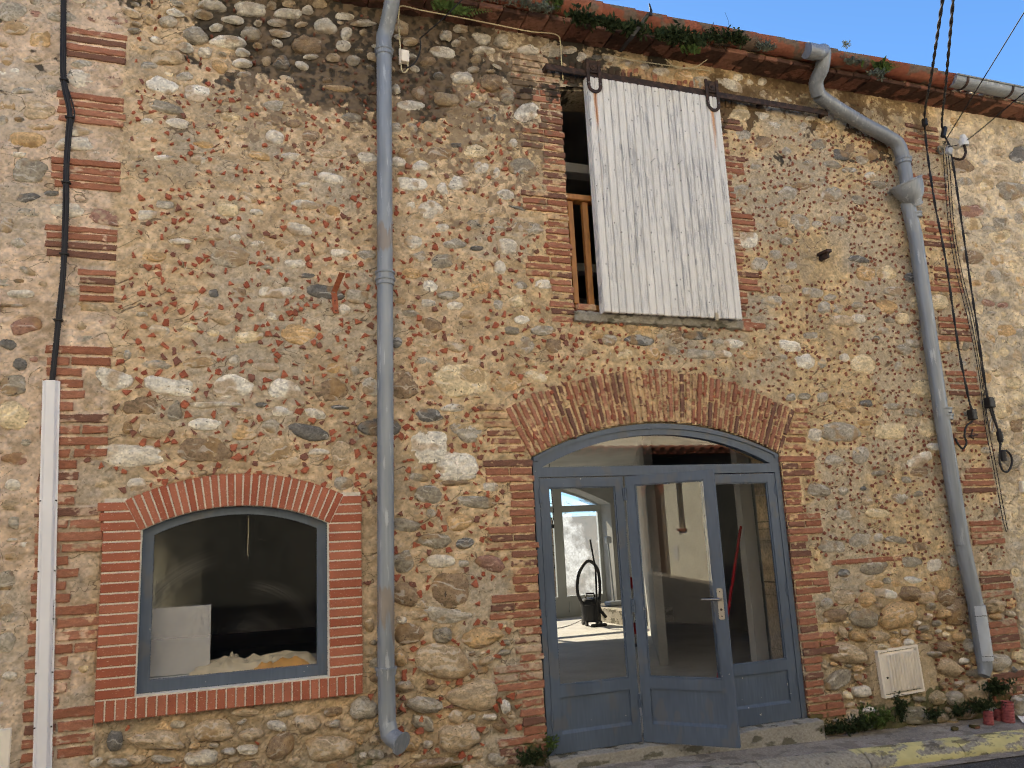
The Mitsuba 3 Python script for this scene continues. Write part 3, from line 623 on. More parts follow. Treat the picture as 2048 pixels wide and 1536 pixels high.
# jamb of the loft opening and its soldier-brick lintel
zrow, k = 5.86, 0
while zrow > 3.42:
    ph = k % 11
    long_ = k < 7 or (8 <= (k - 3) % 9 or (k - 3) % 9 < 2)
    w = .46 if k < 7 else (.42 if long_ else .215)
    row('stone_house__loft_brickwork__brick', UX0 - w + rng.normal(0, .012), UX0 - .004 + rng.normal(0, .006) + (.09 if k < 3 else 0), zrow - .046, .046, lime=rng.uniform(.05, .38) + (.2 if k < 4 else 0), split=[.52] if (long_ and k % 2) else None)
    if zrow < 5.55: row('stone_house__loft_brickwork__brick', UX1 + .006, UX1 + (.27 if long_ else .12) + rng.normal(0, .02), zrow - .046, .046, lime=rng.uniform(.05, .35))
    zrow -= .0655; k += 1
for i in range(27):
    x = UX0 + .10 + i * .0665
    top = 5.90 + .02 * math.sin(i * .7) - abs(i - 10) * .004
    brick('stone_house__loft_brickwork__brick', [(x, UZ1 + .012), (x + .043, UZ1 + .012), (x + .045 + .01, top + rng.normal(0, .012)), (x + .008, top + rng.normal(0, .012))], -.012, False, rng.uniform(.1, .5))
row('stone_house__loft_brickwork__brick', UX1 - .35, UX1 + .28, 3.42, .05, lime=.1)
row('stone_house__loft_brickwork__brick', 5.17, 5.98, 1.235, .047, lime=.2)
# shop window: machine-made bricks, proud of the old wall
YN = -.038
_, (wcx, wcz, wr, wa) = arc_pts(WX0, WX1, WZS, WRISE)
WL, WR_ = -.748, .953
for i in range(28):
    x0 = WL + (WR_ - WL) * i / 28
    brick('stone_house__window_brickwork__brick', [(x0 + .005, .592), (x0 + (WR_ - WL) / 28 - .005, .592), (x0 + (WR_ - WL) / 28 - .005, WZ0 - .010), (x0 + .005, WZ0 - .010)], YN, True)
nr = 16
for s in (-1, 1):
    for i in range(nr + 3):
        z0 = WZ0 + (WZS - WZ0) * i / nr; z1 = z0 + (WZS - WZ0) / nr - .0115
        xi, xo = (WX0, WL) if s < 0 else (WX1, WR_)
        if i >= nr:
            zz = (z0 + z1) / 2 - WZS
            xo = (WL - .012 * (i - nr + 1)) if s < 0 else WR_ + .004
            e0, e1 = [xi + s * ((q - WZS) * math.tan(wa * 1.02) + .013) for q in (z0, z1)]
            brick('stone_house__window_brickwork__brick', [(xo, z0), (e0, z0), (e1, z1), (xo, z1)] if s < 0 else [(e0, z0), (xo, z0), (xo, z1), (e1, z1)], YN, True)
            continue
        a, b = min(xi, xo), max(xi, xo)
        if b - a > .03: brick('stone_house__window_brickwork__brick', [(a + (.002 if s < 0 else .004), z0), (b - (.006 if s < 0 and i >= nr else .002), z0), (b - (.006 if s < 0 and i >= nr else .002) - (.03 if s < 0 and i >= nr else 0), z1), (a + .002 + (.034 if s > 0 and i >= nr else 0), z1)], YN, True)
NW = 27
for i in range(NW):
    th = -wa * 1.02 + 2 * wa * 1.02 * (i + .5) / NW
    dirv, tan = np.array([math.sin(th), math.cos(th)]), np.array([math.cos(th), -math.sin(th)])
    hw = wr * wa * 1.02 / NW - .005
    p0, p1 = np.array([wcx, wcz]) + dirv * wr, np.array([wcx, wcz]) + dirv * (wr + .225)
    brick('stone_house__window_brickwork__brick', [p0 - tan * hw, p0 + tan * hw, p1 + tan * hw * 1.135, p1 - tan * hw * 1.135], YN, True)
# places kept free of stones: render round the meter box, grey patches, pipe outlet
for c in (((1735, 1290), (1860, 1285), (1885, 1400), (1760, 1490)), ((1598, 470), (1700, 470), (1700, 560), (1598, 560)), ((870, 905), (955, 905), (958, 962), (875, 965))):
    block([P(*q)[[0, 2]] for q in c])
block([(WL - .03, .56), (WR_ + .03, .56), (WR_ + .03, 2.0), (WL - .03, 2.0)])

# ---------------- stones
STONES = []


def ellipse_r(X, Z, s):
    d = np.stack([X - s['c'][0], Z - s['c'][1]], -1) @ s['Mi'].T
    th = np.arctan2(d[..., 1], d[..., 0])
    rad = 1 + sum(a * np.cos(k * th + ph) for k, a, ph in s['h'])
    e = s['e']
    return (np.abs(d[..., 0]) ** e + np.abs(d[..., 1]) ** e) ** (1 / e) / rad


def add_stone(c, M, kind, smear, proud, traced, seed):
    r = np.random.default_rng(seed)
    s = dict(c=np.asarray(c, float), M=M, Mi=np.linalg.inv(M), e=r.uniform(2.0, 2.9), h=[(2, r.normal(0, .05), r.uniform(0, 6.28)), (3, r.normal(0, .065), r.uniform(0, 6.28)), (4, r.normal(0, .04), r.uniform(0, 6.28)), (5, r.normal(0, .03), r.uniform(0, 6.28)), (7, r.normal(0, .018), r.uniform(0, 6.28))],
             kind=KIND[kind], smear=smear, proud=proud, seed=seed, size=float(np.sqrt(abs(np.linalg.det(M)))))
    ext = np.abs(M).sum(1) * 1.25
    i0, i1 = int((c[1] - ext[1] - GZ0) / ST), int((c[1] + ext[1] - GZ0) / ST) + 2
    j0, j1 = int((c[0] - ext[0] - GX0) / ST), int((c[0] + ext[0] - GX0) / ST) + 2
    if i0 < 0 or j0 < 0 or i1 >= NZ or j1 >= NX: return False
    sl = (slice(i0, i1), slice(j0, j1))
    rr = ellipse_r(XX[sl], ZZ[sl], s)
    if traced:
        inside = rr < 1
        free = inside & (g_stone[sl] == 0) & ~g_open[sl] & ~g_brick[sl]
        if free.sum() < .55 * inside.sum() or not inside.any() or (g_new[sl] & (rr < 1.1)).any(): return False
    else:
        near = rr < 1 + .016 / max(.02, s['size'])
        if (g_stone[sl][near] > 0).any() or g_open[sl][near].any() or g_block[sl][near].any() or g_brick[sl][near].any(): return False
    STONES.append(s)
    g_stone[sl][(rr < 1) & (g_stone[sl] == 0)] = len(STONES)
    return True


def zone(x, z):
    """(smear, proud) of the pointing at a place: flush above, raked out and bold along the foot and under the eave"""
    if x < X_SEAM_L: return .46, .008
    if x > X_SEAM_R: return .30, .008
    if z < .95: return .12, .030
    if z > 5.3 and x < 2.6: return .06, .024
    if z < 1.9 and x < 2.4: return .30, .013
    return .50, .007


sd = 1000
for (ox, oy), txt in zip(CROP, LIST):
    for t in txt.split(';'):
        a = t.split(','); cx, cy, w, h, ang = map(float, a[:5]); kd = a[5]
        px, py = ox + cx * .34180, oy + cy * .34180
        if not (-30 < px < 2075 and -30 < py < 1560): continue
        c = P(px, py)
        J = np.stack([(P(px + 1, py) - P(px - 1, py))[[0, 2]] / 2, (P(px, py + 1) - P(px, py - 1))[[0, 2]] / 2], 1)
        al = math.radians(ang)
        M = J @ np.array([[math.cos(al), -math.sin(al)], [math.sin(al), math.cos(al)]]) @ np.diag([w * .1709, h * .1709])
        smr, prd = zone(c[0], c[2]); sd += 1
        add_stone(c[[0, 2]], M, kd, max(0, smr - .27 + rng.normal(0, .1)) * (.4 if kd in 'dkw' else 1), prd * rng.uniform(1.0, 1.7) + .003 + .03 * min(.3, np.sqrt(w * h) * .0008), True, sd)
N_TRACED = len(STONES)
# ---------------- chips of red tile pushed into the joints
CHIPS = []
occ = ndimage.binary_dilation(g_stone > 0, iterations=1) | g_open | g_block | g_brick
chip_occ = np.zeros((NZ, NX), bool)


def chip_zone(x, z):
    d, g, r = chip_zone0(x, z); return d * 1.5, min(1, g * 1.25), r * (1.12 if x < 3.2 else .97)


def chip_zone0(x, z):
    """(random density per square metre, galleting 0..1, radius)"""
    if x < X_SEAM_L + .03 or x > X_SEAM_R - .02: return 0, 0, 0
    px, py = PX([x, 0, z])
    if px < 760:
        if py < 165: return 10, .05, .012
        if py < 390: return 52, .22, .0155
        if py < 600: return 70, .35, .019
        if py < 1000: return 66, .85, .0215
        return 6, .0, .02
    if px < 1140 or (py > 640 and px < 1100):
        if py < 150: return 14, .05, .012
        if py < 640: return 40, .30, .018
        if py < 1060: return 46, .72, .020
        return 12, .34, .023
    if py < 270: return 6, .02, .012
    if px > 1840: return 70, .3, .0135
    if py < 650: return 100, .40, .0165
    if py < 1130: return 130, .55, .0155
    return 9, .08, .0165


def try_chip(x, z, r):
    i, j = int(round((z - GZ0) / ST)), int(round((x - GX0) / ST))
    if not (2 < i < NZ - 3 and 2 < j < NX - 3) or occ[i, j] or chip_occ[i, j]: return
    n = max(1, int((r * (1.5 if x < 3.2 else 2.0)) / ST + .5))
    chip_occ[i - n:i + n + 1, j - n:j + n + 1] = True
    CHIPS.append((x, z, r))


for s in STONES:
    if s['size'] < .045: continue
    g = chip_zone(*s['c'])
    if not g[1]: continue
    per = 2 * math.pi * s['size']
    n = int(per / (g[2] * 2.7))
    for k in range(n):
        if rng.random() > g[1]: continue
        th = (k + rng.uniform(-.25, .25)) / n * 2 * math.pi
        e = s['e']; q = np.array([math.cos(th), math.sin(th)]); q /= (abs(q[0]) ** e + abs(q[1]) ** e) ** (1 / e)
        q *= 1 + sum(a * math.cos(m * th + ph) for m, a, ph in s['h'])
        d = s['M'] @ q; d *= 1 + (g[2] + rng.uniform(.006, .016)) / np.linalg.norm(d)
        try_chip(s['c'][0] + d[0], s['c'][1] + d[1], g[2] * rng.uniform(.65, 1.3))
for _ in range(16000):
    x, z = rng.uniform(X_SEAM_L, X_SEAM_R), rng.uniform(-.2, 6.0)
    d, _g, r = chip_zone(x, z)
    if d and rng.random() < d / 150: try_chip(x, z, r * rng.uniform(.6, 1.35))

g_block |= chip_occ & ~((ZZ < 1.0) & (XX > 1.3))
# filler: the many half-buried stones between them
KL = dict(L='pptttggywr', M='pptttttgyyytob', U='pppttgggbbkw', D='ttggbbkkoyp', R='yyyyyttppyog')
for size, tries in ((.10, -2500), (.075, -6000), (.055, -9000), (.04, -12000), (.027, -9000), (.10, 1500), (.075, 2600), (.052, 4500), (.036, 7000), (.025, 8000)):
    for _ in range(abs(tries)):
        x, z = (rng.uniform(X_SEAM_L, X_SEAM_R), rng.uniform(-.4, .98)) if tries < 0 else (rng.uniform(GX0 + .2, GX1 - .25), rng.uniform(GZ0 + .2, GZ1 - .12))
        if size < .04 and X_SEAM_L < x < X_SEAM_R and 1.2 < z < 5.2 and rng.random() < .5: continue
        if x > X_SEAM_R and size > .08: continue
        if X_SEAM_L < x < X_SEAM_R and 1.0 < z < 5.2 and rng.random() < .45: continue
        i, j = int((z - GZ0) / ST), int((x - GX0) / ST)
        if g_stone[i, j] or g_open[i, j] or g_block[i, j]: continue
        asp = rng.uniform(1.25, 2.6) if x < X_SEAM_R else rng.uniform(1.1, 1.9); al = rng.normal(.05, .22)
        M = np.array([[math.cos(al), math.sin(al)], [-math.sin(al), math.cos(al)]]) @ np.diag([size * math.sqrt(asp), size / math.sqrt(asp)]) * rng.uniform(.8, 1.15)
        smr, prd = zone(x, z); sd += 1
        K = KL['L'] if x < X_SEAM_L else KL['R'] if x > X_SEAM_R else KL['U'] if z > 5.2 else KL['D'] if z < 1.0 else KL['M']
        add_stone((x, z), M, K[rng.integers(len(K))], max(0, smr + rng.normal(.06, .13)), prd * rng.uniform(.5, 1.2), False, sd)

# ---------------- the mortar between them, one sheet per house
d_out = ndimage.distance_transform_edt(g_stone == 0) * ST
d_in = ndimage.distance_transform_edt(g_stone > 0) * ST
d_br = ndimage.distance_transform_edt(~g_brick) * ST
ws = gnoise(.11, 3); wq = gnoise(.16, 33)
fl = gnoise(.21, 1, 1.6) + .6 * gnoise(.10, 2, 1.7) + .45 * gnoise(.05, 4, 1.5)
flake = np.floor(fl * 7 + ws * 2) + np.clip((fl * 7 + ws * 2 - np.floor(fl * 7 + ws * 2)) * 4 - 1.5, 0, 1)     # overlapping trowelled lumps with an edge
H = .012 * gnoise(.8, 5) + .010 * gnoise(.3, 6) + .011 * (flake - fl * 7 - ws * 2) + .012 * gnoise(.07, 7, 1.5) + .010 * gnoise(.032, 8, 1.4)
low = np.clip((.95 - ZZ) / .35, 0, 1) * ((XX > X_SEAM_L) & (XX < X_SEAM_R)); up = np.clip((ZZ - 5.2) / .3, 0, 1) * ((XX > X_SEAM_L) & (XX < 2.6))
Y = .004 + H * (1 + .8 * np.maximum(low, up)) + .030 * low + .015 * up
right = XX > X_SEAM_R
Y += np.where(right, -.014 * np.exp(-((d_out - .018) / .016) ** 2) + .004 - .008 * gnoise(.045, 21, 1.8), 0)
Y += np.where((g_stone == 0) & ~right, .012 * np.exp(-(d_out / .010) ** 2), 0)
smear_of = np.array([0] + [s['smear'] for s in STONES])[g_stone]
lap = np.clip(.55 - 1.3 * smear_of + .9 * (ws + .5 * wq), -.08, 1.3)
Y += np.where(g_stone > 0, np.clip(d_in * lap, -.004, .045), 0)
Y[g_new] = np.maximum(Y[g_new], .012)
nb = np.exp(-(d_br / .02) ** 2)
Y = Y * (1 - .8 * nb) + nb * .8 * (.0025 + .006 * gnoise(.03, 9))
for c, lift in ((((1735, 1290), (1860, 1285), (1885, 1400), (1760, 1490)), .004), (((1598, 470), (1700, 470), (1700, 560), (1598, 560)), .002)):
    sl, m = quad_mask([P(*q)[[0, 2]] for q in c])
    Y[sl] = np.where(m, lift * -1 + .35 * Y[sl], Y[sl])
# hole behind the right downpipe
hp = P(1885, 935)
Y += .16 * np.exp(-(((XX - hp[0]) / .07) ** 2 + ((ZZ - hp[2]) / .13) ** 2) ** 2)


def sheet(key, x0, x1, core, label=None):
    j0, j1 = int(round((x0 - GX0) / ST)), int(round((x1 - GX0) / ST))
    X, Z, Yy, O = XX[:, j0:j1 + 1], ZZ[:, j0:j1 + 1], Y[:, j0:j1 + 1], g_open[:, j0:j1 + 1]
    n0, n1 = X.shape
    v = np.stack([X, Yy, Z], -1).reshape(-1, 3)
    idx = np.arange(n0 * n1).reshape(n0, n1)
    q = np.stack([idx[:-1, :-1], idx[:-1, 1:], idx[1:, 1:], idx[1:, :-1]], -1).reshape(-1, 4)
    bad = (O[:-1, :-1] | O[:-1, 1:] | O[1:, 1:] | O[1:, :-1]).reshape(-1)
    q = q[~bad]
    used = np.unique(q); remap = np.full(len(v), -1); remap[used] = np.arange(len(used))
    mb = MB().add(v[used], remap[q])
    v, f = np.vstack(mb.v), np.vstack(mb.f)
    m = trimesh.Trimesh(v, f, process=False)
    fnormal = MB(); fnormal.mesh(m)
    for poly in core: fnormal.prism(poly, .055, .42)
    fnormal.build(key, 'mortar_material', smooth=38)


Ysm = ndimage.gaussian_filter(np.where(g_stone > 0, np.nan_to_num(.004 + .012 * gnoise(.8, 5) + .010 * gnoise(.3, 6)), np.minimum(Y, .03)), 3.0)


def stone_mesh(s, segs, rings):
    r = np.random.default_rng(s['seed'] + 5)
    th = np.arange(segs) * 2 * np.pi / segs
    q = np.stack([np.cos(th), np.sin(th)], 1); e = s['e']
    q /= ((np.abs(q) ** e).sum(1) ** (1 / e))[:, None]
    q *= (1 + sum(a * np.cos(k * th + ph) for k, a, ph in s['h']))[:, None] * (1 + r.normal(0, .028, segs))[:, None]
    prof = {0: 0.0}
    base_y = float(np.clip(Ysm[int((s['c'][1] - GZ0) / ST), int((s['c'][0] - GX0) / ST)] - .004, -.02, .015))
    v = []; tilt = r.normal(0, .10, 2) * s['proud']
    pw = r.uniform(2.2, 4.5)
    for rad in rings:
        o = q * rad
        d = o @ s['M'].T
        hgt = s['proud'] * (1 - min(rad, 1.0) ** pw)
        nz = r.normal(0, 1, segs) * s['proud'] * (.16 if rad < .99 else .03)
        yy = base_y + .006 - hgt + nz + (o @ tilt) * 1.2
        if rad > 1: yy = yy * 0 + .05
        v.append(np.stack([s['c'][0] + d[:, 0], yy, s['c'][1] + d[:, 1]], 1))
    v.append(np.array([[s['c'][0], base_y + .006 - s['proud'] * (1 + r.normal(0, .12)), s['c'][1]]]))
    V = np.vstack(v); f = []; R = len(rings)
    for k in range(R - 1):
        for i in range(segs):
            j = (i + 1) % segs
            a, b, c, d = k * segs + i, k * segs + j, (k + 1) * segs + j, (k + 1) * segs + i
            f += [[a, b, c], [a, c, d]]
    c0 = R * segs
    for i in range(segs): f.append([c0, c0 - segs + i, c0 - segs + (i + 1) % segs])
    band = (math.atan2(s['M'][1, 0], s['M'][0, 0]) / math.pi + r.normal(0, .05)) % .999
    uv = (s['kind'] + min(.98, max(0, s['smear'])), (s['seed'] % 23) + band)
    return V, np.array(f), uv


def brick_mesh(c, y, cols, seed, amp, ins, deep=.05):
    """a brick lying in the wall: corners bl, br, tr, tl; uneven long edges, rounded arrises"""
    r = np.random.default_rng(seed)
    t = np.linspace(0, 1, cols + 1)
    L = max(np.linalg.norm(c[1] - c[0]), np.linalg.norm(c[3] - c[0]))
    if np.linalg.norm(c[1] - c[0]) >= np.linalg.norm(c[3] - c[0]): A, B = c[0] + (c[1] - c[0]) * t[:, None], c[3] + (c[2] - c[3]) * t[:, None]
    else: A, B = c[1] + (c[2] - c[1]) * t[:, None], c[0] + (c[3] - c[0]) * t[:, None]
    A, B = A + r.normal(0, amp, A.shape), B + r.normal(0, amp, B.shape)
    mid = (A + B) / 2
    def ring(k, yy, jit):
        a, b = mid + (A - mid) * k, mid + (B - mid) * k
        kk = np.clip(np.minimum(t, 1 - t) * 0 + 1, 0, 1)
        e = (1 - k) * .5 * np.linalg.norm(A[0] - B[0])
        ctr = mid.mean(0)
        a, b = a + (ctr - a) * (e / L * 2) , b + (ctr - b) * (e / L * 2)
        p = np.vstack([a, b[::-1]])
        return np.column_stack([p[:, 0], yy + r.normal(0, jit, len(p)), p[:, 1]])
    n = 2 * (cols + 1)
    rings = [ring(1, y + deep, 0), ring(1, y + ins * .9, amp * .3), ring(1 - ins * 2.2 / np.linalg.norm(A[0] - B[0]), y, amp * .45)]
    v = np.vstack(rings); f = []
    for k in range(2):
        for i in range(n):
            j = (i + 1) % n
            f.append([k * n + i, k * n + j, (k + 1) * n + j, (k + 1) * n + i])
    for i in range(cols): f.append([2 * n + i, 2 * n + i + 1, 2 * n + n - 2 - i, 2 * n + n - 1 - i])
    v, f = v, np.array(f)
    # orient towards the street
    a, b, cc = v[f[-1][0]], v[f[-1][1]], v[f[-1][2]]
    if np.cross(b - a, cc - a)[1] > 0: f = f[:, ::-1]
    return v, f


def chip_mesh(x, z, rad, seed):
    r = np.random.default_rng(seed); n = int(r.integers(3, 7))
    th = np.sort(r.uniform(0, 2 * np.pi, n) * .35 + np.arange(n) * 2 * np.pi / n)
    p = np.stack([np.cos(th) * r.uniform(.95, 1.3 if x < 3.2 else 1.1), np.sin(th) * r.uniform(.8, 1.1)], 1) * rad * r.uniform(.85, 1.2, n)[:, None]
    al = r.uniform(0, 3.14); p = p @ np.array([[math.cos(al), -math.sin(al)], [math.sin(al), math.cos(al)]])
    fy = float(np.clip(Ysm[int((z - GZ0) / ST), int((x - GX0) / ST)], -.02, .012)) - .012 - r.uniform(.0, .008); tl = r.normal(0, .12, 2)
    v = []
    for k, yy in ((1, .03), (1, fy + .003), (.84, fy)):
        v.append(np.column_stack([x + p[:, 0] * k, np.full(n, yy) + (p @ tl if yy < .02 else 0), z + p[:, 1] * k]))
    v = np.vstack(v); f = []
    for k in range(2):
        for i in range(n):
            j = (i + 1) % n
            f += [[k * n + i, k * n + j, (k + 1) * n + j], [k * n + i, (k + 1) * n + j, (k + 1) * n + i]]
    for i in range(1, n - 1): f.append([2 * n, 2 * n + i, 2 * n + i + 1])
    return v, np.array(f)


HOUSES = {'left_house': 'neighbouring stone house with pinkish mortar and red brick quoin at the left edge',
          'stone_house': 'old two-storey rubble-stone house with tile chips in its joints, blue glazed door and shop window',
          'right_house': 'neighbouring stone house with thick yellow repointed mortar and zinc gutter at the right edge'}
for k, t in HOUSES.items(): thing(k, t, 'house')
full = {'left_house': sbox(GX0 - 3, GZ0, X_SEAM_L - .002, 6.1), 'stone_house': sbox(X_SEAM_L + .002, GZ0, X_SEAM_R - .002, 6.1).difference(win_hole.buffer(-.002)).difference(door_hole.buffer(-.002)).difference(up_hole.buffer(-.002)), 'right_house': sbox(X_SEAM_R + .002, GZ0 - .4, GX1 + 3, 6.1)}
sheet('left_house__wall', GX0, X_SEAM_L, [full['left_house']])
sheet('stone_house__wall', X_SEAM_L, X_SEAM_R, [full['stone_house']])
sheet('right_house__wall', X_SEAM_R, GX1, [full['right_house']])


def house_of(x): return 'left_house' if x < X_SEAM_L else 'right_house' if x > X_SEAM_R else 'stone_house'


def shown(x, z):
    q = PX([x, 0, z]); return -20 < q[0] < 2068 and -20 < q[1] < 1556


def px_size(s): return s['size'] / np.linalg.norm(np.array([s['c'][0], 6.0, s['c'][1] - 1.6])) if shown(*s['c']) else 0


order = sorted(STONES, key=lambda s: -px_size(s)); used = {}
rest = {k: MB() for k in HOUSES}; n_rest = {k: 0 for k in HOUSES}
for s in order:
    h = house_of(s['c'][0]); big = s['size'] > .06
    v, f, uv = stone_mesh(s, 22 if s['size'] > .09 else 16 if big else 11, (1.03, 1.0, .93, .8, .5) if big else (1.0, .86, .5))
    used[h] = used.get(h, 0) + 1
    if used[h] <= 298 and px_size(s) > 0: MB().add(v, f, uv).build(f'{h}__wall__stone', 'stone_material', True, uv=True)
    else: rest[h].add(v, f, uv); n_rest[h] += 1
for h in HOUSES:
    if n_rest[h]: rest[h].build(f'{h}__wall__small_stones', 'stone_material', True, uv=True, kind='stuff', label='small stones bedded between the larger ones')
order = sorted(CHIPS, key=lambda c: -c[2] / np.linalg.norm([c[0], 6, c[1] - 1.6])); chip_rest = MB(); n_chip = 0
for i, (x, z, r) in enumerate(order):
    v, f = chip_mesh(x, z, r, 5000 + i); uv = (rng.random(), float(np.clip(rng.normal(.12, .14), 0, .6)))
    if n_chip < 298 and shown(x, z): MB().add(v, f, uv).build('stone_house__wall__tile_chip', 'chip_material', False, uv=True); n_chip += 1
    else: chip_rest.add(v, f, uv)
chip_rest.build('stone_house__wall__small_tile_chips', 'chip_material', False, uv=True, kind='stuff', label='small red tile chips pressed into the mortar joints')
loose = {}
for i, (holder, c, y, new, lime) in enumerate(BRICKS):
    ctr = c.mean(0)
    L = max(np.linalg.norm(c[1] - c[0]), np.linalg.norm(c[3] - c[0]))
    v, f = brick_mesh(c, y, 1 if new else max(2, int(L / .035)), 9000 + i, .0004 if new else .0019, .003 if new else .0042, .09 if new else .05)
    MB().add(v, f, (rng.random(), 0 if new else lime)).build(holder, 'new_brick_material' if new else 'old_brick_material', False, uv=True)
# bedding mortar of the new window bricks
ring = sbox(WL + .004, .596, WR_ - .004, 2.0).union(Polygon([tuple(q) for q in np.vstack([np.array([wcx, wcz]) + (wr + .215) * np.array([[math.sin(t), math.cos(t)] for t in np.linspace(-wa, wa, 24)]), [[WR_, 1.7], [WL, 1.7]]])])).difference(arched(WX0 + .003, WX1 - .003, WZ0 + .002, WZS, WRISE))
ring = ring.difference(Polygon([tuple(q) for q in np.vstack([np.array([wcx, wcz]) + (wr + .219) * np.array([[math.sin(t), math.cos(t)] for t in np.linspace(-wa * 1.0, wa * 1.0, 24)]), [[WR_ - .12, 2.4], [WL + .12, 2.4]]])]))
ring = ring.difference(Polygon([(WL - .1, 2.005), (WL - .1, 2.6), (WL + .14, 2.6), (WL + .14, 2.02)])).difference(Polygon([(WR_ + .1, 2.005), (WR_ + .1, 2.6), (WR_ - .14, 2.6), (WR_ - .14, 2.02)]))
MB().prism(ring, YN + .006, .05).build('stone_house__window_brickwork__joint', 'light_joint')
# lumps of filled mortar
MB().add(*stone_mesh(dict(c=np.array(P(914, 934)[[0, 2]]), M=np.diag([.165, .115]), e=3.2, h=[(3, .05, 1.0), (5, .03, 2.0)], kind=1, smear=0, proud=.02, seed=77, size=.13), 26, (1.03, 1.0, .93, .8, .5))[:2], (1.0, 3.1)).build('stone_house__wall__mortar_patch', 'stone_material', True, uv=True, label='pale lump of filler mortar left of the doorway brickwork')
print('stones', len(STONES), N_TRACED, 'chips', len(CHIPS), 'bricks', len(BRICKS))
# ================================================================== GROUND
def zg(x):
    """height of the pavement along the street"""
    x = np.asarray(x, float)
    return np.where(x > 9, -.3375 - .02 * (x - 9), np.where(x > -1, -.0375 * x, .0375 + .045 * (-1 - x)))


def strip(y0, y1, dz0, dz1, x0=-40, x1=40, n=400, ny=1, wob=0.0, seed=0):
    X = np.linspace(x0, x1, n); r = np.random.default_rng(seed); v = []
    for k in range(ny + 1):
        t = k / ny
        v.append(np.stack([X, np.full(n, y0 + (y1 - y0) * t) + r.normal(0, wob, n), zg(X) + dz0 + (dz1 - dz0) * t + r.normal(0, wob, n)], 1))
    V = np.vstack(v); f = []
    for k in range(ny):
        for i in range(n - 1): f.append([k * n + i, k * n + i + 1, (k + 1) * n + i + 1, (k + 1) * n + i])
    return V, np.array(f)


KY0, KY1, KH = -.40, -.575, .115
k = thing('pavement', kind='structure'); k2 = MB().add(*strip(KY0 + .01, .06, -.012, .012, n=900, ny=6, wob=.0012))
v = np.vstack(k2.v); f = np.vstack(k2.f)[:, ::-1]; MB().add(v, f).build(k, 'pavement_concrete', 40)
k = thing('road', kind='structure'); MB().add(*strip(-7.6, KY1 - .0, -KH - .05, -KH - .012, n=500, ny=14, wob=.003)).build(k, 'asphalt', 40)
v, f = scene[k], None
k = thing('gutter_strip', kind='structure'); MB().add(*strip(KY1 - .13, KY1 + .005, -KH - .002, -KH - .004, n=700, ny=2, wob=.0015)).build(k, 'pavement_concrete', 40)
thing('kerb', kind='structure')
kx = -4.0
while kx < 12:
    L = rng.uniform(.92, 1.02); m = MB()
    prof = [(KY0, -.25), (KY0, -.006), (KY0 - .012, .0), (KY0 - .07, -.006), (KY0 - .11, -.02), (KY1 + .012, -.07), (KY1, -.10), (KY1, -.25)]
    n = 8; X = np.linspace(kx + .004, kx + L - .008, n); r = np.random.default_rng(int((kx + 9) * 50))
    V = np.vstack([np.column_stack([X, np.full(n, y) + r.normal(0, .002, n), zg(X) + z + r.normal(0, .002, n)]) for y, z in prof]); ff = []
    for a in range(len(prof) - 1):
        for i in range(n - 1): ff.append([a * n + i, (a + 1) * n + i, (a + 1) * n + i + 1, a * n + i + 1])
    m.add(V, np.array(ff))
    for e, rev in ((0, 0), (n - 1, 1)):
        q = [a * n + e for a in range(len(prof))]; t3 = [[q[0], q[i], q[i + 1]] for i in range(1, len(q) - 1)]
        m.add(V, np.array(t3)[:, ::-1] if not rev else np.array(t3))
    m.build('kerb__kerb_stone', 'kerb_material', 30)
    kx += L
k = thing('far_ground', kind='structure'); MB().add(*strip(-60, -7.6, -.2, -KH - .055, -120, 120, 240, 3)).add(*strip(9.2, 90, -.1, .6, -120, 120, 240, 3)).build(k, 'pavement_concrete', 40)

# ================================================================== SHELL OF THE HOUSES
H1, FL0 = 2.86, .12
RX0, RX1, RY1 = -.60, 7.22, 8.0
BX0, BX1, BZS, BRISE = 2.3, 7.0, 2.20, .56            # arched back door opening


def part(key, bs, *boxes, **kw):
    m = MB()
    for b in boxes: m.box(*b)
    return m.build(key, bs, **kw)


MB().prism(sbox(RX0 - .3, -.3, RX1 + .3, 6.0).difference(arched(BX0, BX1, FL0 - .05, BZS, BRISE)), RY1, RY1 + .66).build('stone_house__back_wall', 'room_plaster')
part('stone_house__floor', 'room_floor', (RX0, RX1, .30, RY1 + .5, -.25, FL0))
part('stone_house__upper_floor', 'room_plaster', (RX0 - .2, RX1 + .2, .425, RY1 - .003, H1, H1 + .24))
part('stone_house__party_wall', 'mouldy_plaster', (RX0 - .3, RX0 + .145, .423, RY1 - .003, -.2, H1 - .003))
part('stone_house__party_wall', 'room_plaster', (RX1, RX1 + .3, .423, RY1 - .003, -.2, 6.0))
part('stone_house__party_wall', 'room_plaster', (RX0 - .3, RX0, .423, RY1 - .003, H1 + .243, 6.0))
part('stone_house__partition', 'room_plaster', (1.62, 1.74, .423, RY1 - .003, FL0, H1 - .003))
pa, pb = np.array([4.68, 2.4]), np.array([RX1 + .05, 7.45]); pl_ = np.linalg.norm(pb - pa); pd = (pb - pa) / pl_  # diagonal partition added so little light reaches behind the right-hand panes
MB().box(0, pl_, 0, .10, FL0, H1 - .003, R=[[pd[0], pd[1], 0], [pd[1], -pd[0], 0], [0, 0, 1]], o=[pa[0], pa[1], 0]).build('stone_house__partition', 'room_plaster')
v = np.array([[x_, y_, z_] for z_ in (FL0, H1 - .003) for x_, y_ in ((RX0 + .147, .425), (-.462, .425), (-.17, 1.9), (RX0 + .147, 1.9))])
MB().add(v, np.array([[0, 1, 5, 4], [1, 2, 6, 5], [2, 3, 7, 6], [3, 0, 4, 7]])).build('stone_house__splayed_wall', 'mouldy_plaster')
part('stone_house__ceiling', 'room_plaster', (RX0, RX1, .423, RY1 - .003, 5.86, 5.98))
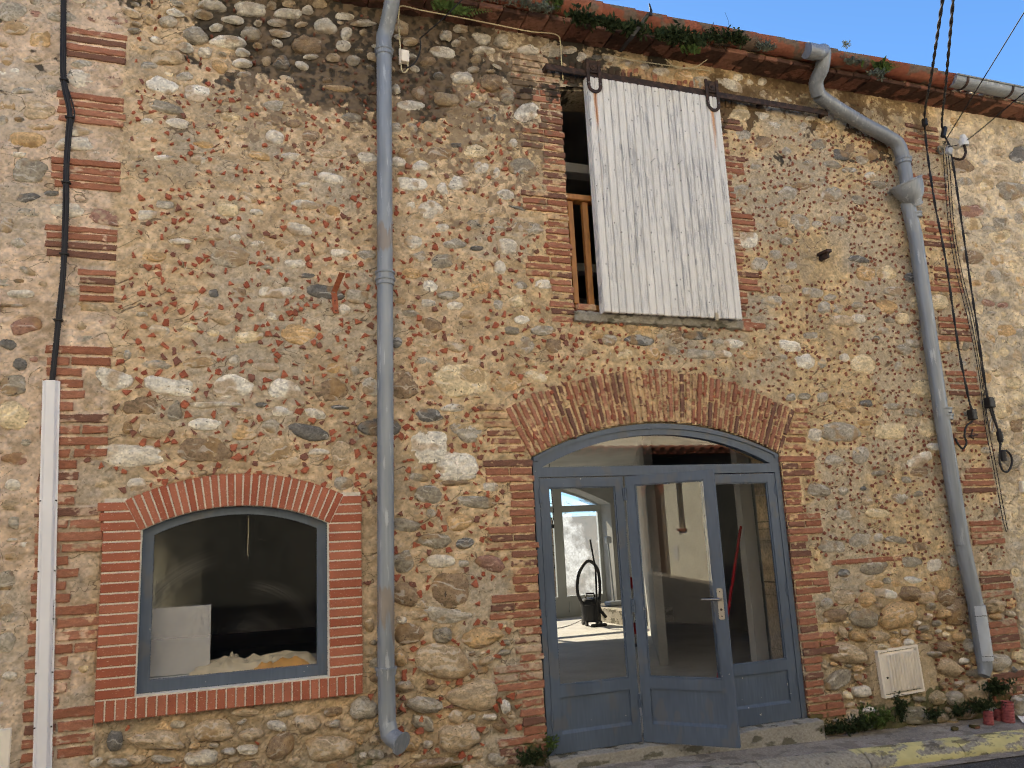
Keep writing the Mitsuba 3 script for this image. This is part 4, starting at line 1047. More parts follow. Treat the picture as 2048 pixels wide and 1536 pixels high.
# loft: white beams, a white partition with a dark rail
for yb, zb in ((.95, 5.28), (2.3, 4.72)): part('stone_house__beam', 'white_paint', (RX0, RX1, yb, yb + .16, zb, zb + .10))
part('stone_house__loft_partition', 'white_paint', (RX0, RX1, 3.4, 3.5, H1 + .25, 4.75))
part('stone_house__loft_partition', 'dark_wood', (RX0, RX1, 3.30, 3.39, 4.18, 4.27))
part('stone_house__loft_partition', 'black_plastic', (2.9, 5.4, 2.6, 2.7, 3.80, 3.99))
# render at the reveals of the door and of the window, inside the thickness of the wall
# roofs: slabs that slope up and back behind the eave
for h, x0, x1 in (('left_house', GX0 - 4, X_SEAM_L), ('stone_house', X_SEAM_L, X_SEAM_R), ('right_house', X_SEAM_R, GX1 + 8)):
    dz = -.0
    v = np.array([[x0, -.18, 6.19 + dz], [x1, -.18, 6.19 + dz], [x1, 4.2, 7.25 + dz], [x0, 4.2, 7.25 + dz], [x1, 8.7, 6.1 + dz], [x0, 8.7, 6.1 + dz]])
    m = MB().add(np.vstack([v, v - [0, 0, .10]]), np.array([[0, 1, 2, 3], [3, 2, 4, 5], [7, 6, 9, 8], [8, 9, 11, 10], [0, 6, 7, 1], [5, 4, 10, 11]]))
    m.build(f'{h}__roof', 'terracotta')
part('left_house__back_wall', 'room_plaster', (GX0 - 4, X_SEAM_L - .31, 8.0, 8.4, -.3, 6.1))
part('right_house__back_wall', 'room_plaster', (X_SEAM_R + .1, GX1 + 8, 8.0, 8.4, -.6, 6.1))
# ---- eave: one course of flat brick, then the terracotta gutter
EZ = 6.075
x = -3.2; i = 0
while x < GX1 + 2:
    w = rng.uniform(.205, .235) * (1.0 if rng.random() > .1 else 1.5)
    h = house_of(x + w / 2)
    c = MB().box(x + .004, x + w - .006, -.255 + rng.normal(0, .006), .04, EZ + rng.normal(0, .003), EZ + .045, bev=.006, uv=(rng.random(), 0))
    c.build(f'{h}__eave__brick', 'corbel_brick', False, uv=True)
    x += w
for h, x0, x1 in (('left_house', -3.2, X_SEAM_L), ('stone_house', X_SEAM_L, X_SEAM_R + .1), ('right_house', X_SEAM_R + .1, GX1 + 2)):
    n = int((x1 - x0) / .03); X = np.linspace(x0, x1, n); r = np.random.default_rng(5)
    rows = []
    for y, z in ((-.235, EZ + .04), (-.24, EZ + .062), (-.215, EZ + .085), (-.17, EZ + .11), (.0, EZ + .12)):
        rows.append(np.column_stack([X, y + r.normal(0, .014, n), z + r.normal(0, .010, n)]))
    V = np.vstack(rows); ff = [[a * n + i, a * n + i + 1, (a + 1) * n + i + 1, (a + 1) * n + i] for a in range(4) for i in range(n - 1)]
    MB().add(V, np.array(ff)).build(f'{h}__eave__bedding_mortar', 'mortar_material', 40)
GYC, GZC, GR = -.285, 6.234, .104


def trough(x0, x1, r0, r1, yc, zc, th=.012, a0=math.pi, a1=2 * math.pi, n=14, m=5, seed=0):
    r = np.random.default_rng(seed); V = []
    X = np.linspace(x0, x1, m); A = np.linspace(a0, a1, n)
    for rad_off in (0, -th):
        for k, xx in enumerate(X):
            rad = r0 + (r1 - r0) * k / (m - 1) + rad_off
            V.append(np.column_stack([np.full(n, xx), yc + rad * np.cos(A), zc + rad * np.sin(A)]))
    V = np.vstack(V); f = []
    N = m * n
    for k in range(m - 1):
        for i in range(n - 1):
            f.append([k * n + i, (k + 1) * n + i, (k + 1) * n + i + 1, k * n + i + 1])
            f.append([N + k * n + i, N + k * n + i + 1, N + (k + 1) * n + i + 1, N + (k + 1) * n + i])
        for i in (0, n - 1):
            q = [k * n + i, N + k * n + i, N + (k + 1) * n + i, (k + 1) * n + i]
            f.append(q if i == 0 else q[::-1])
    for k, rev in ((0, False), (m - 1, True)):
        for i in range(n - 1):
            q = [k * n + i, k * n + i + 1, N + k * n + i + 1, N + k * n + i]
            f.append(q[::-1] if rev else q)
    return V, np.array(f)


xg0, xg1 = -3.1, P(1905, 150, -.3)[0]
x = xg1
while x > xg0:
    L = rng.uniform(.315, .335)
    h = house_of(x - L / 2) if x > X_SEAM_L else 'left_house'
    j = rng.normal(0, .004, 2)
    if h == 'right_house': h = 'stone_house'
    MB().add(*trough(x - L - .03, x - .002, GR * .98, GR * 1.10, GYC + j[0], GZC + j[1]), (rng.random(), 0)).build(f'{h}__gutter__clay_section', 'terracotta', True, uv=True)
    x -= L
# zinc gutter of the right house with iron brackets
zx0 = P(1902, 165, -.34)[0]
MB().add(*trough(zx0, GX1 + 6, .085, .085, -.335, 6.19, .004, n=16)).build('right_house__gutter', 'zinc', 35)
A = np.linspace(math.pi, 2 * math.pi, 14)
capv = np.column_stack([np.full(14, zx0), -.335 + .0845 * np.cos(A), 6.19 + .0845 * np.sin(A)])
MB().add(np.vstack([capv, capv + [.006, 0, 0]]), np.array([[0, i, i + 1] for i in range(1, 13)] + [[14, 14 + i + 1, 14 + i] for i in range(1, 13)])).build('right_house__gutter__end_cap', 'zinc')
MB().tube([(zx0, -.425, 6.195), (GX1 + 6, -.425, 6.195)], .011, 8).build('right_house__gutter__rolled_edge', 'zinc', True)
for px in (1937, 2024):
    bx = P(px, 180, -.4)[0]
    MB().add(*trough(bx - .016, bx + .016, .090, .090, -.335, 6.19, .005, n=16)).box(bx - .016, bx + .016, -.25, .02, 6.185, 6.192).build('right_house__gutter__bracket', 'rusty_iron', 35)
for i in range(10):
    bx = 7.45 + i * .24
    t = MB()
    V, f = trough(0, .46, .085, .075, 0, 0, .012, 0, math.pi, n=10, m=3)
    V = V[:, [1, 0, 2]] * [1, -1, 1]; V = V + [bx, .20, 6.19]; V[:, 2] += (V[:, 1] + .3) * .22
    t.add(V, f, (rng.random(), 0)).build('right_house__roof__tile', 'terracotta', True, uv=True)

# ================================================================== ACROSS THE STREET (seen in the panes, lights the facade)
def facade_house(name, label, x0, x1, h, bs, y0=-8.0, depth=7.0, holes=(), roof='terracotta', rise=1.1):
    k = thing(name, label, 'house')
    zb = float(zg((x0 + x1) / 2)) - 1.0
    wall = sbox(x0 + .002, zb, x1 - .002, h)
    for hp_ in holes: wall = wall.difference(hp_[0])
    m = MB()
    for g in getattr(wall, 'geoms', [wall]):
        t = trimesh.creation.extrude_polygon(g, .3, engine='earcut'); v = np.array(t.vertices)
        m.add(np.stack([v[:, 0], y0 - .3 + v[:, 2], v[:, 1]], 1), np.array(t.faces)[:, ::-1])
    m.box(x0 + .002, x1 - .002, y0 - depth, y0 - depth + .3, zb, h).box(x0 + .002, x0 + .3, y0 - depth + .303, y0 - .303, zb, h).box(x1 - .3, x1 - .002, y0 - depth + .303, y0 - .303, zb, h)
    m.build(f'{k}__wall', bs)
    v = np.array([[x0, y0 + .3, h + .004], [x1, y0 + .3, h + .004], [x1, y0 - depth / 2, h + rise], [x0, y0 - depth / 2, h + rise], [x1, y0 - depth - .2, h + .004], [x0, y0 - depth - .2, h + .004]])
    MB().add(np.vstack([v, v + [0, 0, .1]]), np.array([[1, 0, 3, 2], [2, 3, 5, 4], [6, 7, 8, 9], [9, 8, 10, 11], [0, 1, 7, 6], [4, 5, 11, 10], [3, 0, 6, 9], [5, 3, 9, 11], [1, 2, 8, 7], [2, 4, 10, 8]])).build(f'{k}__roof', roof)
    for poly, kind, bsd in holes:
        t = trimesh.creation.extrude_polygon(poly.buffer(.02), .06, engine='earcut'); v = np.array(t.vertices)
        MB().add(np.stack([v[:, 0], y0 - .26 + v[:, 2], v[:, 1]], 1), np.array(t.faces)[:, ::-1]).build(f'{k}__{kind}', bsd)
    return k


bsdf('cream_render', plaster((.84, .78, .62), .08), .95)
bsdf('ochre_render', plaster((.70, .63, .50), .12), .95)
bsdf('white_render', plaster((.80, .78, .72), .08), .95)


def rubble(p, n, uv):
    v = voronoi(p.x * 5 + p.y * 5, p.z * 7); s = fbm(p.x * 12, p.y * 12, p.z * 12, 3)
    return mi.Color3f(mix((.33, .24, .155), (.24, .21, .17), v[2])) * (.5 + .6 * s) * (.6 + .4 * smoothstep(.0, .12, v[1] - v[0]))


bsdf('rubble_render', proc(rubble), .95)
zc = lambda x: float(zg(x)) - .05
k = facade_house('cream_house', 'cream rendered house with a tall narrow window, seen mirrored in the open door pane', -12.35, -7.6, 6.4, 'cream_render', holes=[(sbox(-11.55, zc(-11) + 1.25, -11.2, zc(-11) + 3.1), 'window', 'dark_wood')])
part(f'{k}__window_sill', 'terracotta', (-11.62, -11.13, -8.0, -7.93, zc(-11) + 1.17, zc(-11) + 1.247))
part(f'{k}__meter_cover', 'white_paint', (-12.0, -11.72, -7.999, -7.97, zc(-12) + .35, zc(-12) + .75))
MB().tube([(-9.75, -7.93, 6.2), (-9.75, -7.93, zc(-9.7))], .06, 10).build(f'{k}__rainwater_pipe', 'white_paint', True)
k = facade_house('arched_door_house', 'stone house with a brick-arched doorway, seen mirrored in the open door pane', -16.4, -12.37, 6.6, 'rubble_render', holes=[(arched(-13.65, -12.62, zc(-13) - .2, zc(-13) + 2.2, .45), 'door', 'dark_wood')])
a_in, (ax_, az_, ar_, aa_) = arc_pts(-13.65, -12.62, zc(-13) + 2.2, .45)
for i in range(17):
    th = -aa_ + 2 * aa_ * (i + .5) / 17; hw = ar_ * aa_ / 17 - .008
    d_, t_ = np.array([math.sin(th), math.cos(th)]), np.array([math.cos(th), -math.sin(th)])
    p0, p1 = np.array([ax_, az_]) + d_ * (ar_ + .01), np.array([ax_, az_]) + d_ * (ar_ + .32)
    g = Polygon([p0 - t_ * hw, p0 + t_ * hw, p1 + t_ * hw * 1.3, p1 - t_ * hw * 1.3])
    m = trimesh.creation.extrude_polygon(g, .03, engine='earcut'); v = np.array(m.vertices)
    MB().add(np.stack([v[:, 0], -8.004 + v[:, 2], v[:, 1]], 1), np.array(m.faces)[:, ::-1], (rng.random(), .1)).build(f'{k}__arch__brick', 'old_brick_material', False, uv=True)
facade_house('white_house', 'white rendered house further up the street, out of the picture', -30, -16.42, 7.0, 'white_render', holes=[(sbox(-20, 1.2, -18.9, 2.9), 'window', 'dark_wood'), (sbox(-24, 1.2, -22.9, 2.9), 'window', 'dark_wood')])
facade_house('ochre_house', 'ochre rendered house across the street, out of the picture', -7.58, -2.2, 7.6, 'ochre_render', holes=[(sbox(-6.6, -.1, -5.6, 2.1), 'door', 'dark_wood'), (sbox(-4.6, .9, -3.5, 2.3), 'window', 'dark_wood'), (sbox(-6.6, 3.6, -5.6, 5.1), 'window', 'dark_wood'), (sbox(-4.6, 3.6, -3.5, 5.1), 'window', 'dark_wood')])
facade_house('garage_house', 'white rendered house behind the camera, its wide dark door added to darken the shop window reflection', -2.18, 3.4, 8.0, 'white_render', holes=[(sbox(-1.9, -.5, 2.4, 2.75), 'door', 'door_black'), (sbox(-1.4, 4.4, -.5, 5.9), 'window', 'dark_wood'), (sbox(1.3, 4.4, 2.2, 5.9), 'window', 'dark_wood')])  # dark door added opposite the shop window so its glass mirrors dark
k = facade_house('timber_shed', 'low shed with a scalloped tile eave mirrored in the fanlight, its face blackened to darken reflections', 3.42, 13, 3.12, 'door_black', depth=2.6, rise=.25)  # face made near-black to keep reflections in the door panes dark
for i in range(42):
    V, f = trough(0, .42, .095, .085, 0, 0, .012, 0, math.pi, n=9, m=2)
    V = V[:, [1, 0, 2]]; V = V + [3.55 + i * .225, -8.0, 3.24]; V[:, 2] -= (V[:, 1] + 8.0) * .2
    MB().add(V, f[:, ::-1], (rng.random(), 0)).build(f'{k}__roof__tile', 'terracotta', True, uv=True)
facade_house('tall_cream_house', 'tall cream house behind the shed, out of the picture', 3.0, 16, 9.0, 'cream_render', y0=-10.7, holes=[(sbox(4, 5, 5, 6.6), 'window', 'dark_wood'), (sbox(8, 5, 9, 6.6), 'window', 'dark_wood'), (sbox(12, 5, 13, 6.6), 'window', 'dark_wood')])
facade_house('corner_house', 'white rendered corner house down the street, out of the picture', 16.02, 30, 7.4, 'white_render')
# behind the house: a yard wall seen through the back door
k = thing('yard_wall', 'dark stone yard wall seen through the back door panes', 'wall')
MB().box(-4, 16, 12.5, 12.9, -.5, 2.1).build(f'{k}__masonry', 'rubble_render')
m = MB(); r = np.random.default_rng(44)
n = 2600; c = np.column_stack([r.uniform(0, 13, n), 12.40 - r.random(n) ** 2 * .35, r.uniform(.8, 2.2, n) + .35 * np.sin(np.arange(n))])
def leaves(m, c, size, r, up=.3):
    n = len(c)
    a = r.normal(0, 1, (n, 3)); a[:, 2] += up; a /= np.linalg.norm(a, axis=1, keepdims=True)
    b = np.cross(a, r.normal(0, 1, (n, 3))); b /= np.linalg.norm(b, axis=1, keepdims=True)
    s = size * r.uniform(.6, 1.3, (n, 1))
    V = np.stack([c, c + a * s + b * s * .42, c + a * s * 2.0, c + a * s - b * s * .42], 1).reshape(-1, 3)
    m.add(V, np.arange(4 * n).reshape(n, 4)); return m
leaves(m, c, .05, r)
k = thing('ivy', 'dark ivy hanging over the yard wall behind the back door', 'ivy'); m.build(k, 'ivy_leaf')
# ================================================================== DOORWAY
DW = 'stone_house__glazed_doorway'
fr = arched(DX0 + .006, DX1 - .006, -.012, DZS, DRISE - .004)
leafhole = sbox(2.385, -.5, 4.675, 2.085)
fan = arched(2.425, 4.635, 2.165, 2.166, .262, 40)
MB().prism(fr.difference(leafhole).difference(fan), .015, .085).build(f'{DW}__frame', 'blue_paint')
outer = arched(DX0 + .012, DX1 - .012, 2.2, DZS, DRISE - .010).difference(arched(DX0 + .05, DX1 - .05, 2.0, DZS - .006, DRISE - .045)).difference(sbox(2, 1, 5, 2.215))
MB().prism(outer, .003, .0145).build(f'{DW}__arched_moulding', 'blue_paint')
t = trimesh.creation.triangulate_polygon(fan.buffer(.008), engine='earcut')
MB().add(np.column_stack([t[0][:, 0], np.full(len(t[0]), .05), t[0][:, 1]]), t[1]).build(f'{DW}__fanlight_pane', 'clear_glass')


def leaf(key, x0, x1, stile, tr=None, flip=False, glass='clear_glass'):
    """a glazed door leaf: frame, bottom panel, pane, beads; tr places it"""
    tr = tr or (lambda v: v)
    z0, z1 = -.008, 2.076
    px0, px1 = x0 + stile, x1 - stile
    pane, pan = sbox(px0, .478, px1, 2.0), sbox(px0, .128, px1, .392)
    def put(m, k, b, **kw): return m.moved(tr).build(k, b, **kw)
    body = sbox(x0 + .003, z0, x1 - .003, z1).difference(pane).difference(pan)
    put(MB().prism(body, .018, .060), key + '__frame', 'blue_paint')
    b = MB(); b.prism(pan, .034, .045)
    b.add(np.array([[px0, .018, .128], [px1, .018, .128], [px1, .0335, .150], [px0, .0335, .150]]), np.array([[0, 1, 2, 3]]))
    put(b, key + '__panel', 'blue_paint')
    bead = MB(); w = .012
    for a in ((px0, px0 + w, .478, 2.0), (px1 - w, px1, .478, 2.0), (px0 + w, px1 - w, .478, .478 + w), (px0 + w, px1 - w, 2.0 - w, 2.0)): bead.box(a[0], a[1], .026, .034, a[2], a[3], bev=.003)
    put(bead, key + '__glazing_bead', 'blue_paint')
    g = MB().add(np.array([[px0, .0385, .478], [px1, .0385, .478], [px1, .0385, 2.0], [px0, .0385, 2.0]]), np.array([[0, 1, 2, 3]]))
    put(g, key + '__pane', glass)


def hinge(key, x, y, z):
    MB().tube([(x, y, z - .055), (x, y, z - .003)], .0085, 10).tube([(x, y, z + .003), (x, y, z + .055)], .0085, 10).box(x - .02, x + .02, y + .004, y + .010, z - .05, z + .05).build(key, 'blue_paint', 30)


leaf_keys = []
for nm, a in (('fixed', None), ('open', 47), ('closed', None)):
    kk = numbered('stone_house__door_leaf'); leaf_keys.append(kk); labels[kk] = {}
leaf(leaf_keys[0], 2.387, 3.143, .078)
ANG = math.radians(47); HX, HY = 3.152, .018


def swing(v):
    d = v - [HX, HY, 0]
    ca, sa = math.cos(ANG), math.sin(ANG)
    return np.stack([HX + d[:, 0] * ca + d[:, 1] * sa, HY - d[:, 0] * sa + d[:, 1] * ca, v[:, 2]], 1)


leaf(leaf_keys[1], HX + .004, HX + .752, .082, swing)
labels[leaf_keys[1]]['label'] = 'glazed blue leaf swung open towards the street'
leaf(leaf_keys[2], 3.908, 4.672, .088)
for kk, xh, zs3 in ((leaf_keys[0], 2.386, (1.93, 1.06, .24)), (leaf_keys[2], 4.674, (1.93, 1.06, .30))):
    for z in zs3: hinge(kk + '__hinge', xh, .010, z)
for z in (1.93, 1.03, .30): hinge(leaf_keys[1] + '__hinge', HX - .002, .004, z)
# handle of the open leaf, on its street face
b = MB(); u = HX + .752 - .041
b.v, b.f = [], []
pl = MB(); pl.prism(sbox(u - .012, .93, u + .012, 1.145).buffer(.010), .010, .0178)
hd = MB(); hd.tube([(u, .012, 1.075), (u, -.030, 1.075)], .010, 12).tube([(u + .004, -.030, 1.075), (u - .03, -.034, 1.075), (u - .135, -.032, 1.076)], [.010, .0095, .0085], 12)
sc = MB()
for z in (.945, 1.13): sc.tube([(u, .0095, z), (u, .0102, z)], .005, 8)
ky = MB().tube([(u, .0085, .995), (u, .0102, .995)], .009, 12)
for mm, nm, bs in ((pl, 'handle_plate', 'steel'), (hd, 'handle', 'steel'), (sc, 'screws', 'rusty_iron'), (ky, 'keyhole', 'rusty_iron')):
    mm.moved(swing).build(leaf_keys[1] + '__' + nm, bs, 30)
# sill step under the doors
m = MB(); xsg, zt = np.linspace(2.31, 4.80, 60), -.014
prof = [(.30, -.6), (.30, zt), (.0, zt), (-.085, zt - .003), (-.098, zt - .014), (-.10, -.6)]
r = np.random.default_rng(3)
V = np.vstack([np.column_stack([xsg, y + r.normal(0, .003, 60), (z + r.normal(0, .0035, 60))]) for y, z in prof])
ff = [[a * 60 + i, (a + 1) * 60 + i, (a + 1) * 60 + i + 1, a * 60 + i + 1] for a in range(5) for i in range(59)]
m.add(V, np.array(ff)); q = [a * 60 + 59 for a in range(6)]; m.add(V, np.array([[q[0], q[i + 1], q[i]] for i in range(1, 5)])[:, ::-1]); q = [a * 60 for a in range(6)]; m.add(V, np.array([[q[0], q[i + 1], q[i]] for i in range(1, 5)]))
m.build('stone_house__door_step', 'concrete', 35)

# ================================================================== SHOP WINDOW
SW = 'stone_house__shop_window'
fo, fi = arched(WX0 + .004, WX1 - .004, WZ0 + .004, WZS, WRISE - .003), arched(WX0 + .075, WX1 - .072, WZ0 + .078, WZS - .035, WRISE - .022)
MB().prism(fo.difference(fi), .040, .105).build(f'{SW}__frame', 'blue_paint')
dust = []
for cx_, cz_, r0_, r1_, a0_, a1_, sz_ in ((.10, .86, .60, .84, 92, 160, 1.0), (.22, 1.02, .30, .50, 8, 172, .8)):
    a_ = np.radians(np.linspace(a0_, a1_, 40)); dust.append(Polygon([(cx_ + r * math.cos(t_), cz_ + r * math.sin(t_) * sz_) for r, aa in ((r0_, a_), (r1_, a_[::-1])) for t_ in aa]))
dust = shapely.union_all(dust + [sbox(-2, 1.06, 2, 3)]).intersection(fi.buffer(.01))


def flat(poly, y):
    m = MB()
    for g in getattr(poly, 'geoms', [poly]):
        v_, f_ = trimesh.creation.triangulate_polygon(g, engine='earcut'); m.add(np.column_stack([v_[:, 0], np.full(len(v_), y), v_[:, 1]]), f_)
    return m


flat(fi.buffer(.01).difference(dust), .07).build(f'{SW}__pane', 'clear_glass')
flat(dust, .07).build(f'{SW}__wiped_pane', 'dusty_window', label='part of the shop window with faint arcs of dust left by wiping')
part('stone_house__window_board', 'room_plaster', (RX0 + .15, 1.2, .11, .75, .70, .80))
k = thing('display_board', 'plain white board leaning inside the shop window at its left', 'board')
bd = trimesh.creation.box(extents=(.385, .018, .455)); v = np.array(bd.vertices) @ np.array([[1, 0, 0], [0, math.cos(.12), -math.sin(.12)], [0, math.sin(.12), math.cos(.12)]]).T
MB().add(v + [P(361, 1290, .20)[0], .20, .80 + .232], bd.faces).build(k, 'white_board')


def cloth(key, bs, x0, x1, y0, y1, z0, folds, seed, n=130, m=60):
    """cloth dropped in a heap: a low base with sharp-crested folds running across it"""
    r = np.random.default_rng(seed); X, Yc = np.meshgrid(np.linspace(x0, x1, n), np.linspace(y0, y1, m))
    edge = np.minimum(np.minimum((X - x0), (x1 - X)) / .06, np.minimum((Yc - y0) / .02, (y1 - Yc) / .05)).clip(0, 1) ** .6
    Z = .012 + .03 * meshkit.fbm(np.stack([X * 9, Yc * 12, X * 0 + seed], -1), 3, seed)
    for ax, ay, bx, by, w, h in folds:
        d = np.array([bx - ax, by - ay]); L = np.hypot(*d); t = ((X - ax) * d[0] + (Yc - ay) * d[1]) / L ** 2; tc = t.clip(0, 1)
        wob = .012 * np.sin(tc * 7 + seed)
        dist = np.hypot(X - ax - tc * d[0] + wob, Yc - ay - tc * d[1] + wob)
        Z = np.maximum(Z, h * (1 - .35 * np.abs(2 * tc - 1) ** 2) * np.exp(-(dist / w) ** 1.25) + .012)
    Z = z0 + edge * Z + .003
    V = np.stack([X + .006 * r.normal(0, .3, X.shape), Yc, Z], -1).reshape(-1, 3); i = np.arange(n * m).reshape(m, n)
    f = np.stack([i[:-1, :-1], i[:-1, 1:], i[1:, 1:], i[1:, :-1]], -1).reshape(-1, 4)
    MB().add(V, f).build(key, bs, True)


k = thing('dust_sheet', 'crumpled pale beige dust sheet heaped on the window board', 'cloth')
cloth(k, 'canvas_cloth', -.20, .66, .115, .42, .80, ((-.16, .16, .10, .24, .03, .06), (-.08, .26, .16, .20, .030, .09), (.04, .16, .12, .40, .028, .115), (.12, .24, .34, .30, .035, .085), (.20, .16, .44, .26, .030, .072), (.28, .34, .64, .24, .04, .082), (-.16, .14, .02, .15, .022, .04), (.0, .15, .26, .15, .022, .055), (.36, .20, .63, .17, .03, .08)), 3)
k = thing('ochre_cloth_bundle', 'ochre cloth showing from under the beige dust sheet', 'cloth')
cloth(k, 'ochre_cloth', .22, .60, .100, .17, .80, ((.24, .12, .38, .14, .02, .045), (.36, .12, .58, .13, .03, .062)), 11, 70, 26)
k = thing('pull_cord', 'thin pale cord hanging behind the shop window', 'cord')
MB().tube(sm([(.17, .12, 1.86), (.171, .12, 1.72), (.17, .12, 1.60), (.178, .12, 1.575)], 4), .0022, 6).build(k, 'pale_cable', True)

# ================================================================== INSIDE THE GROUND FLOOR
BD = 'stone_house__back_door'
bo = arched(BX0, BX1, FL0, BZS, BRISE)
holes = []
BF = RY1 + .44
pm0, pm1 = P(1111, 1100, BF)[0], P(1129, 1100, BF)[0]
mull = [(BX0 + .08, 3.6), (3.7, pm0), (pm1, BX1 - .07)]
for x0, x1 in mull: holes.append(sbox(x0, .50, x1, 2.08))
topz = arched(BX0 + .07, BX1 - .07, 2.20, 2.21, BRISE - .08)
topz = topz.difference(sbox(3.6, 1, 3.7, 4)).difference(sbox(pm0, 1, pm1, 4))
fb = bo
for hh in holes: fb = fb.difference(hh)
fb = fb.difference(topz)
MB().prism(fb, BF, BF + .07).build(f'{BD}__frame', 'grey_paint')
for x0, x1 in mull:
    MB().prism(sbox(x0 + .03, FL0 + .08, x1 - .03, .40), BF - .012, BF - .0015).build(f'{BD}__panel', 'grey_paint')
    MB().add(np.array([[x0 - .01, BF + .035, .49], [x1 + .01, BF + .035, .49], [x1 + .01, BF + .035, 2.09], [x0 - .01, BF + .035, 2.09]]), np.array([[0, 1, 2, 3]])).build(f'{BD}__pane', 'milky_pane' if x0 == pm1 else 'clear_glass')
for g in topz.geoms:
    t = trimesh.creation.triangulate_polygon(g.buffer(.008), engine='earcut')
    MB().add(np.column_stack([t[0][:, 0], np.full(len(t[0]), BF + .035), t[0][:, 1]]), t[1]).build(f'{BD}__fanlight_pane', 'milky_pane' if g.bounds[0] > pm1 - .1 else 'clear_glass')  # visible fanlight is milky to whiten the sky seen through it
MB().box(6.28, RX1 - .003, 6.35, 7.99, FL0 - .01, .36, bev=.01).build('stone_house__raised_step', 'concrete')
px0, px1, px2, px3 = [float(P(q_, 1150, 1.2)[0]) for q_ in (1497, 1521, 1531, 1600)]
part('stone_house__white_post', 'white_paint', (px0, px1, 1.2, 1.3, FL0, H1 - .003))
part('stone_house__brick_pier', 'room_plaster', (px2, px3, 1.2, 1.55, FL0, H1 - .003))
for i in range(33):
    z = FL0 + .03 + i * .072
    if z > 2.6: break
    cuts = (.0, rng.uniform(.25, .45), rng.uniform(.55, .8), 1)
    for a, b_ in zip(cuts[:-1], cuts[1:]):
        cc = np.array([(px2 + (px3 - px2) * a + .006, z), (px2 + (px3 - px2) * b_ - .006, z), (px2 + (px3 - px2) * b_ - .006, z + .05), (px2 + (px3 - px2) * a + .006, z + .05)])
        v, f = brick_mesh(cc, 1.185, 4, 300 + i * 5 + int(a * 9), .003, .006, .02)
        MB().add(v, f, (rng.random(), rng.uniform(0, .3))).build('stone_house__brick_pier__brick', 'old_brick_material', False, uv=True)
# vacuum cleaner
vx, vy = 5.92, 6.85
k = thing('vacuum_cleaner', 'black drum vacuum cleaner with its hose arched over it, on the workshop floor', 'vacuum cleaner')
prof = np.array([(0, .06), (.15, .06), (.165, .09), (.165, .33), (.178, .345), (.178, .385), (.15, .43), (.07, .455), (0, .46)])
lat = trimesh.creation.revolve(prof, sections=28); v = np.array(lat.vertices)
MB().add(v + [vx, vy, FL0], lat.faces).build(f'{k}__drum', 'black_plastic', 35)
MB().tube([(vx - .09, vy, FL0 + .44), (vx - .07, vy, FL0 + .52), (vx + .07, vy, FL0 + .52), (vx + .09, vy, FL0 + .44)], .014, 8).build(f'{k}__carry_handle', 'black_plastic', True)
for a in range(4):
    wx, wy = vx + .17 * math.cos(a * 1.57 + .6), vy + .17 * math.sin(a * 1.57 + .6)
    MB().tube([(wx - .018, wy, FL0 + .04), (wx + .018, wy, FL0 + .04)], .038, 14).build(f'{k}__castor', 'black_plastic', 30)
hose = sm([(vx - .15, vy - .05, FL0 + .33), (vx - .25, vy - .05, FL0 + .55), (vx - .20, vy - .04, FL0 + .86), (vx + .0, vy, FL0 + 1.06), (vx + .17, vy, FL0 + .92), (vx + .17, vy - .05, FL0 + .6), (vx + .10, vy - .12, FL0 + .3), (vx + .2, vy - .15, FL0 + .12)], 10)
MB().tube(hose, .026 + .002 * (np.arange(len(hose)) % 2), 10).build(f'{k}__hose', 'black_rubber', True)
MB().tube([(vx + .06, vy - .02, FL0 + 1.42), (vx + .08, vy - .12, FL0 + .9), (vx - .02, vy - .26, FL0 + .05)], [.016, .016, .018], 10).build(f'{k}__suction_tube', 'black_plastic', True)
MB().box(vx - .17, vx + .13, vy - .33, vy - .24, FL0 + .004, FL0 + .045, bev=.012).build(f'{k}__floor_nozzle', 'black_plastic')
MB().tube(sm([(vx - .1, vy + .1, FL0 + .1), (vx - .3, vy + .2, FL0 + .012), (vx - .7, vy - .1, FL0 + .012), (vx - .9, vy + .1, FL0 + .012)], 8), .006, 6).build(f'{k}__power_lead', 'black_rubber', True)
k = thing('power_lead', 'black lead with a plug hanging from the workshop ceiling', 'cable')
c0 = np.array([4.62, 5.2, 0])
MB().tube(sm([c0 + [0, 0, H1], c0 + [.02, 0, 2.2], c0 + [.03, 0, 1.95], c0 + [.0, 0, 1.80]], 6), .006, 6).box(c0[0] - .03, c0[0] + .025, 5.18, 5.22, 1.74, 1.80, bev=.008).build(k, 'black_rubber', True)
k = thing('floor_cleaner', 'pale handled floor cleaner leaning at the right of the back door', 'cleaner')
fx, fy = 6.62, 7.35
MB().tube([(fx + .10, fy + .3, .36 + 1.15), (fx, fy, .40)], .016, 8).build(f'{k}__handle', 'grey_plastic', True)
MB().box(fx + .06, fx + .16, fy + .24, fy + .36, 1.45, 1.58, bev=.02).build(f'{k}__grip', 'grey_plastic')
MB().box(fx - .15, fx + .15, fy - .12, fy + .12, .362, .44, bev=.02).build(f'{k}__head', 'grey_plastic')
k = thing('tool_bag', 'black plastic sack slumped on the raised step', 'bag')
sp = trimesh.creation.icosphere(3, 1.0); v = np.array(sp.vertices); nn = meshkit.fbm(v * 2.2 + 5, 3, 4)
v = v * (.75 + .5 * nn)[:, None] * [.17, .16, .24]; v[:, 2] = np.maximum(v[:, 2], -.16)
MB().add(v + [6.55, 6.55, .36 + .16], sp.faces).build(k, 'black_plastic', 50)
k = thing('warning_post', 'red and white striped post behind the open door leaf', 'post')
wpx = P(1269, 1225, 4.1)[0]
for i in range(6): MB().tube([(wpx, 4.1, FL0 + i * .15), (wpx, 4.1, FL0 + .15 + i * .15)], .03, 12).build(f'{k}__band', 'red_plastic' if i % 2 else 'white_paint', 30)
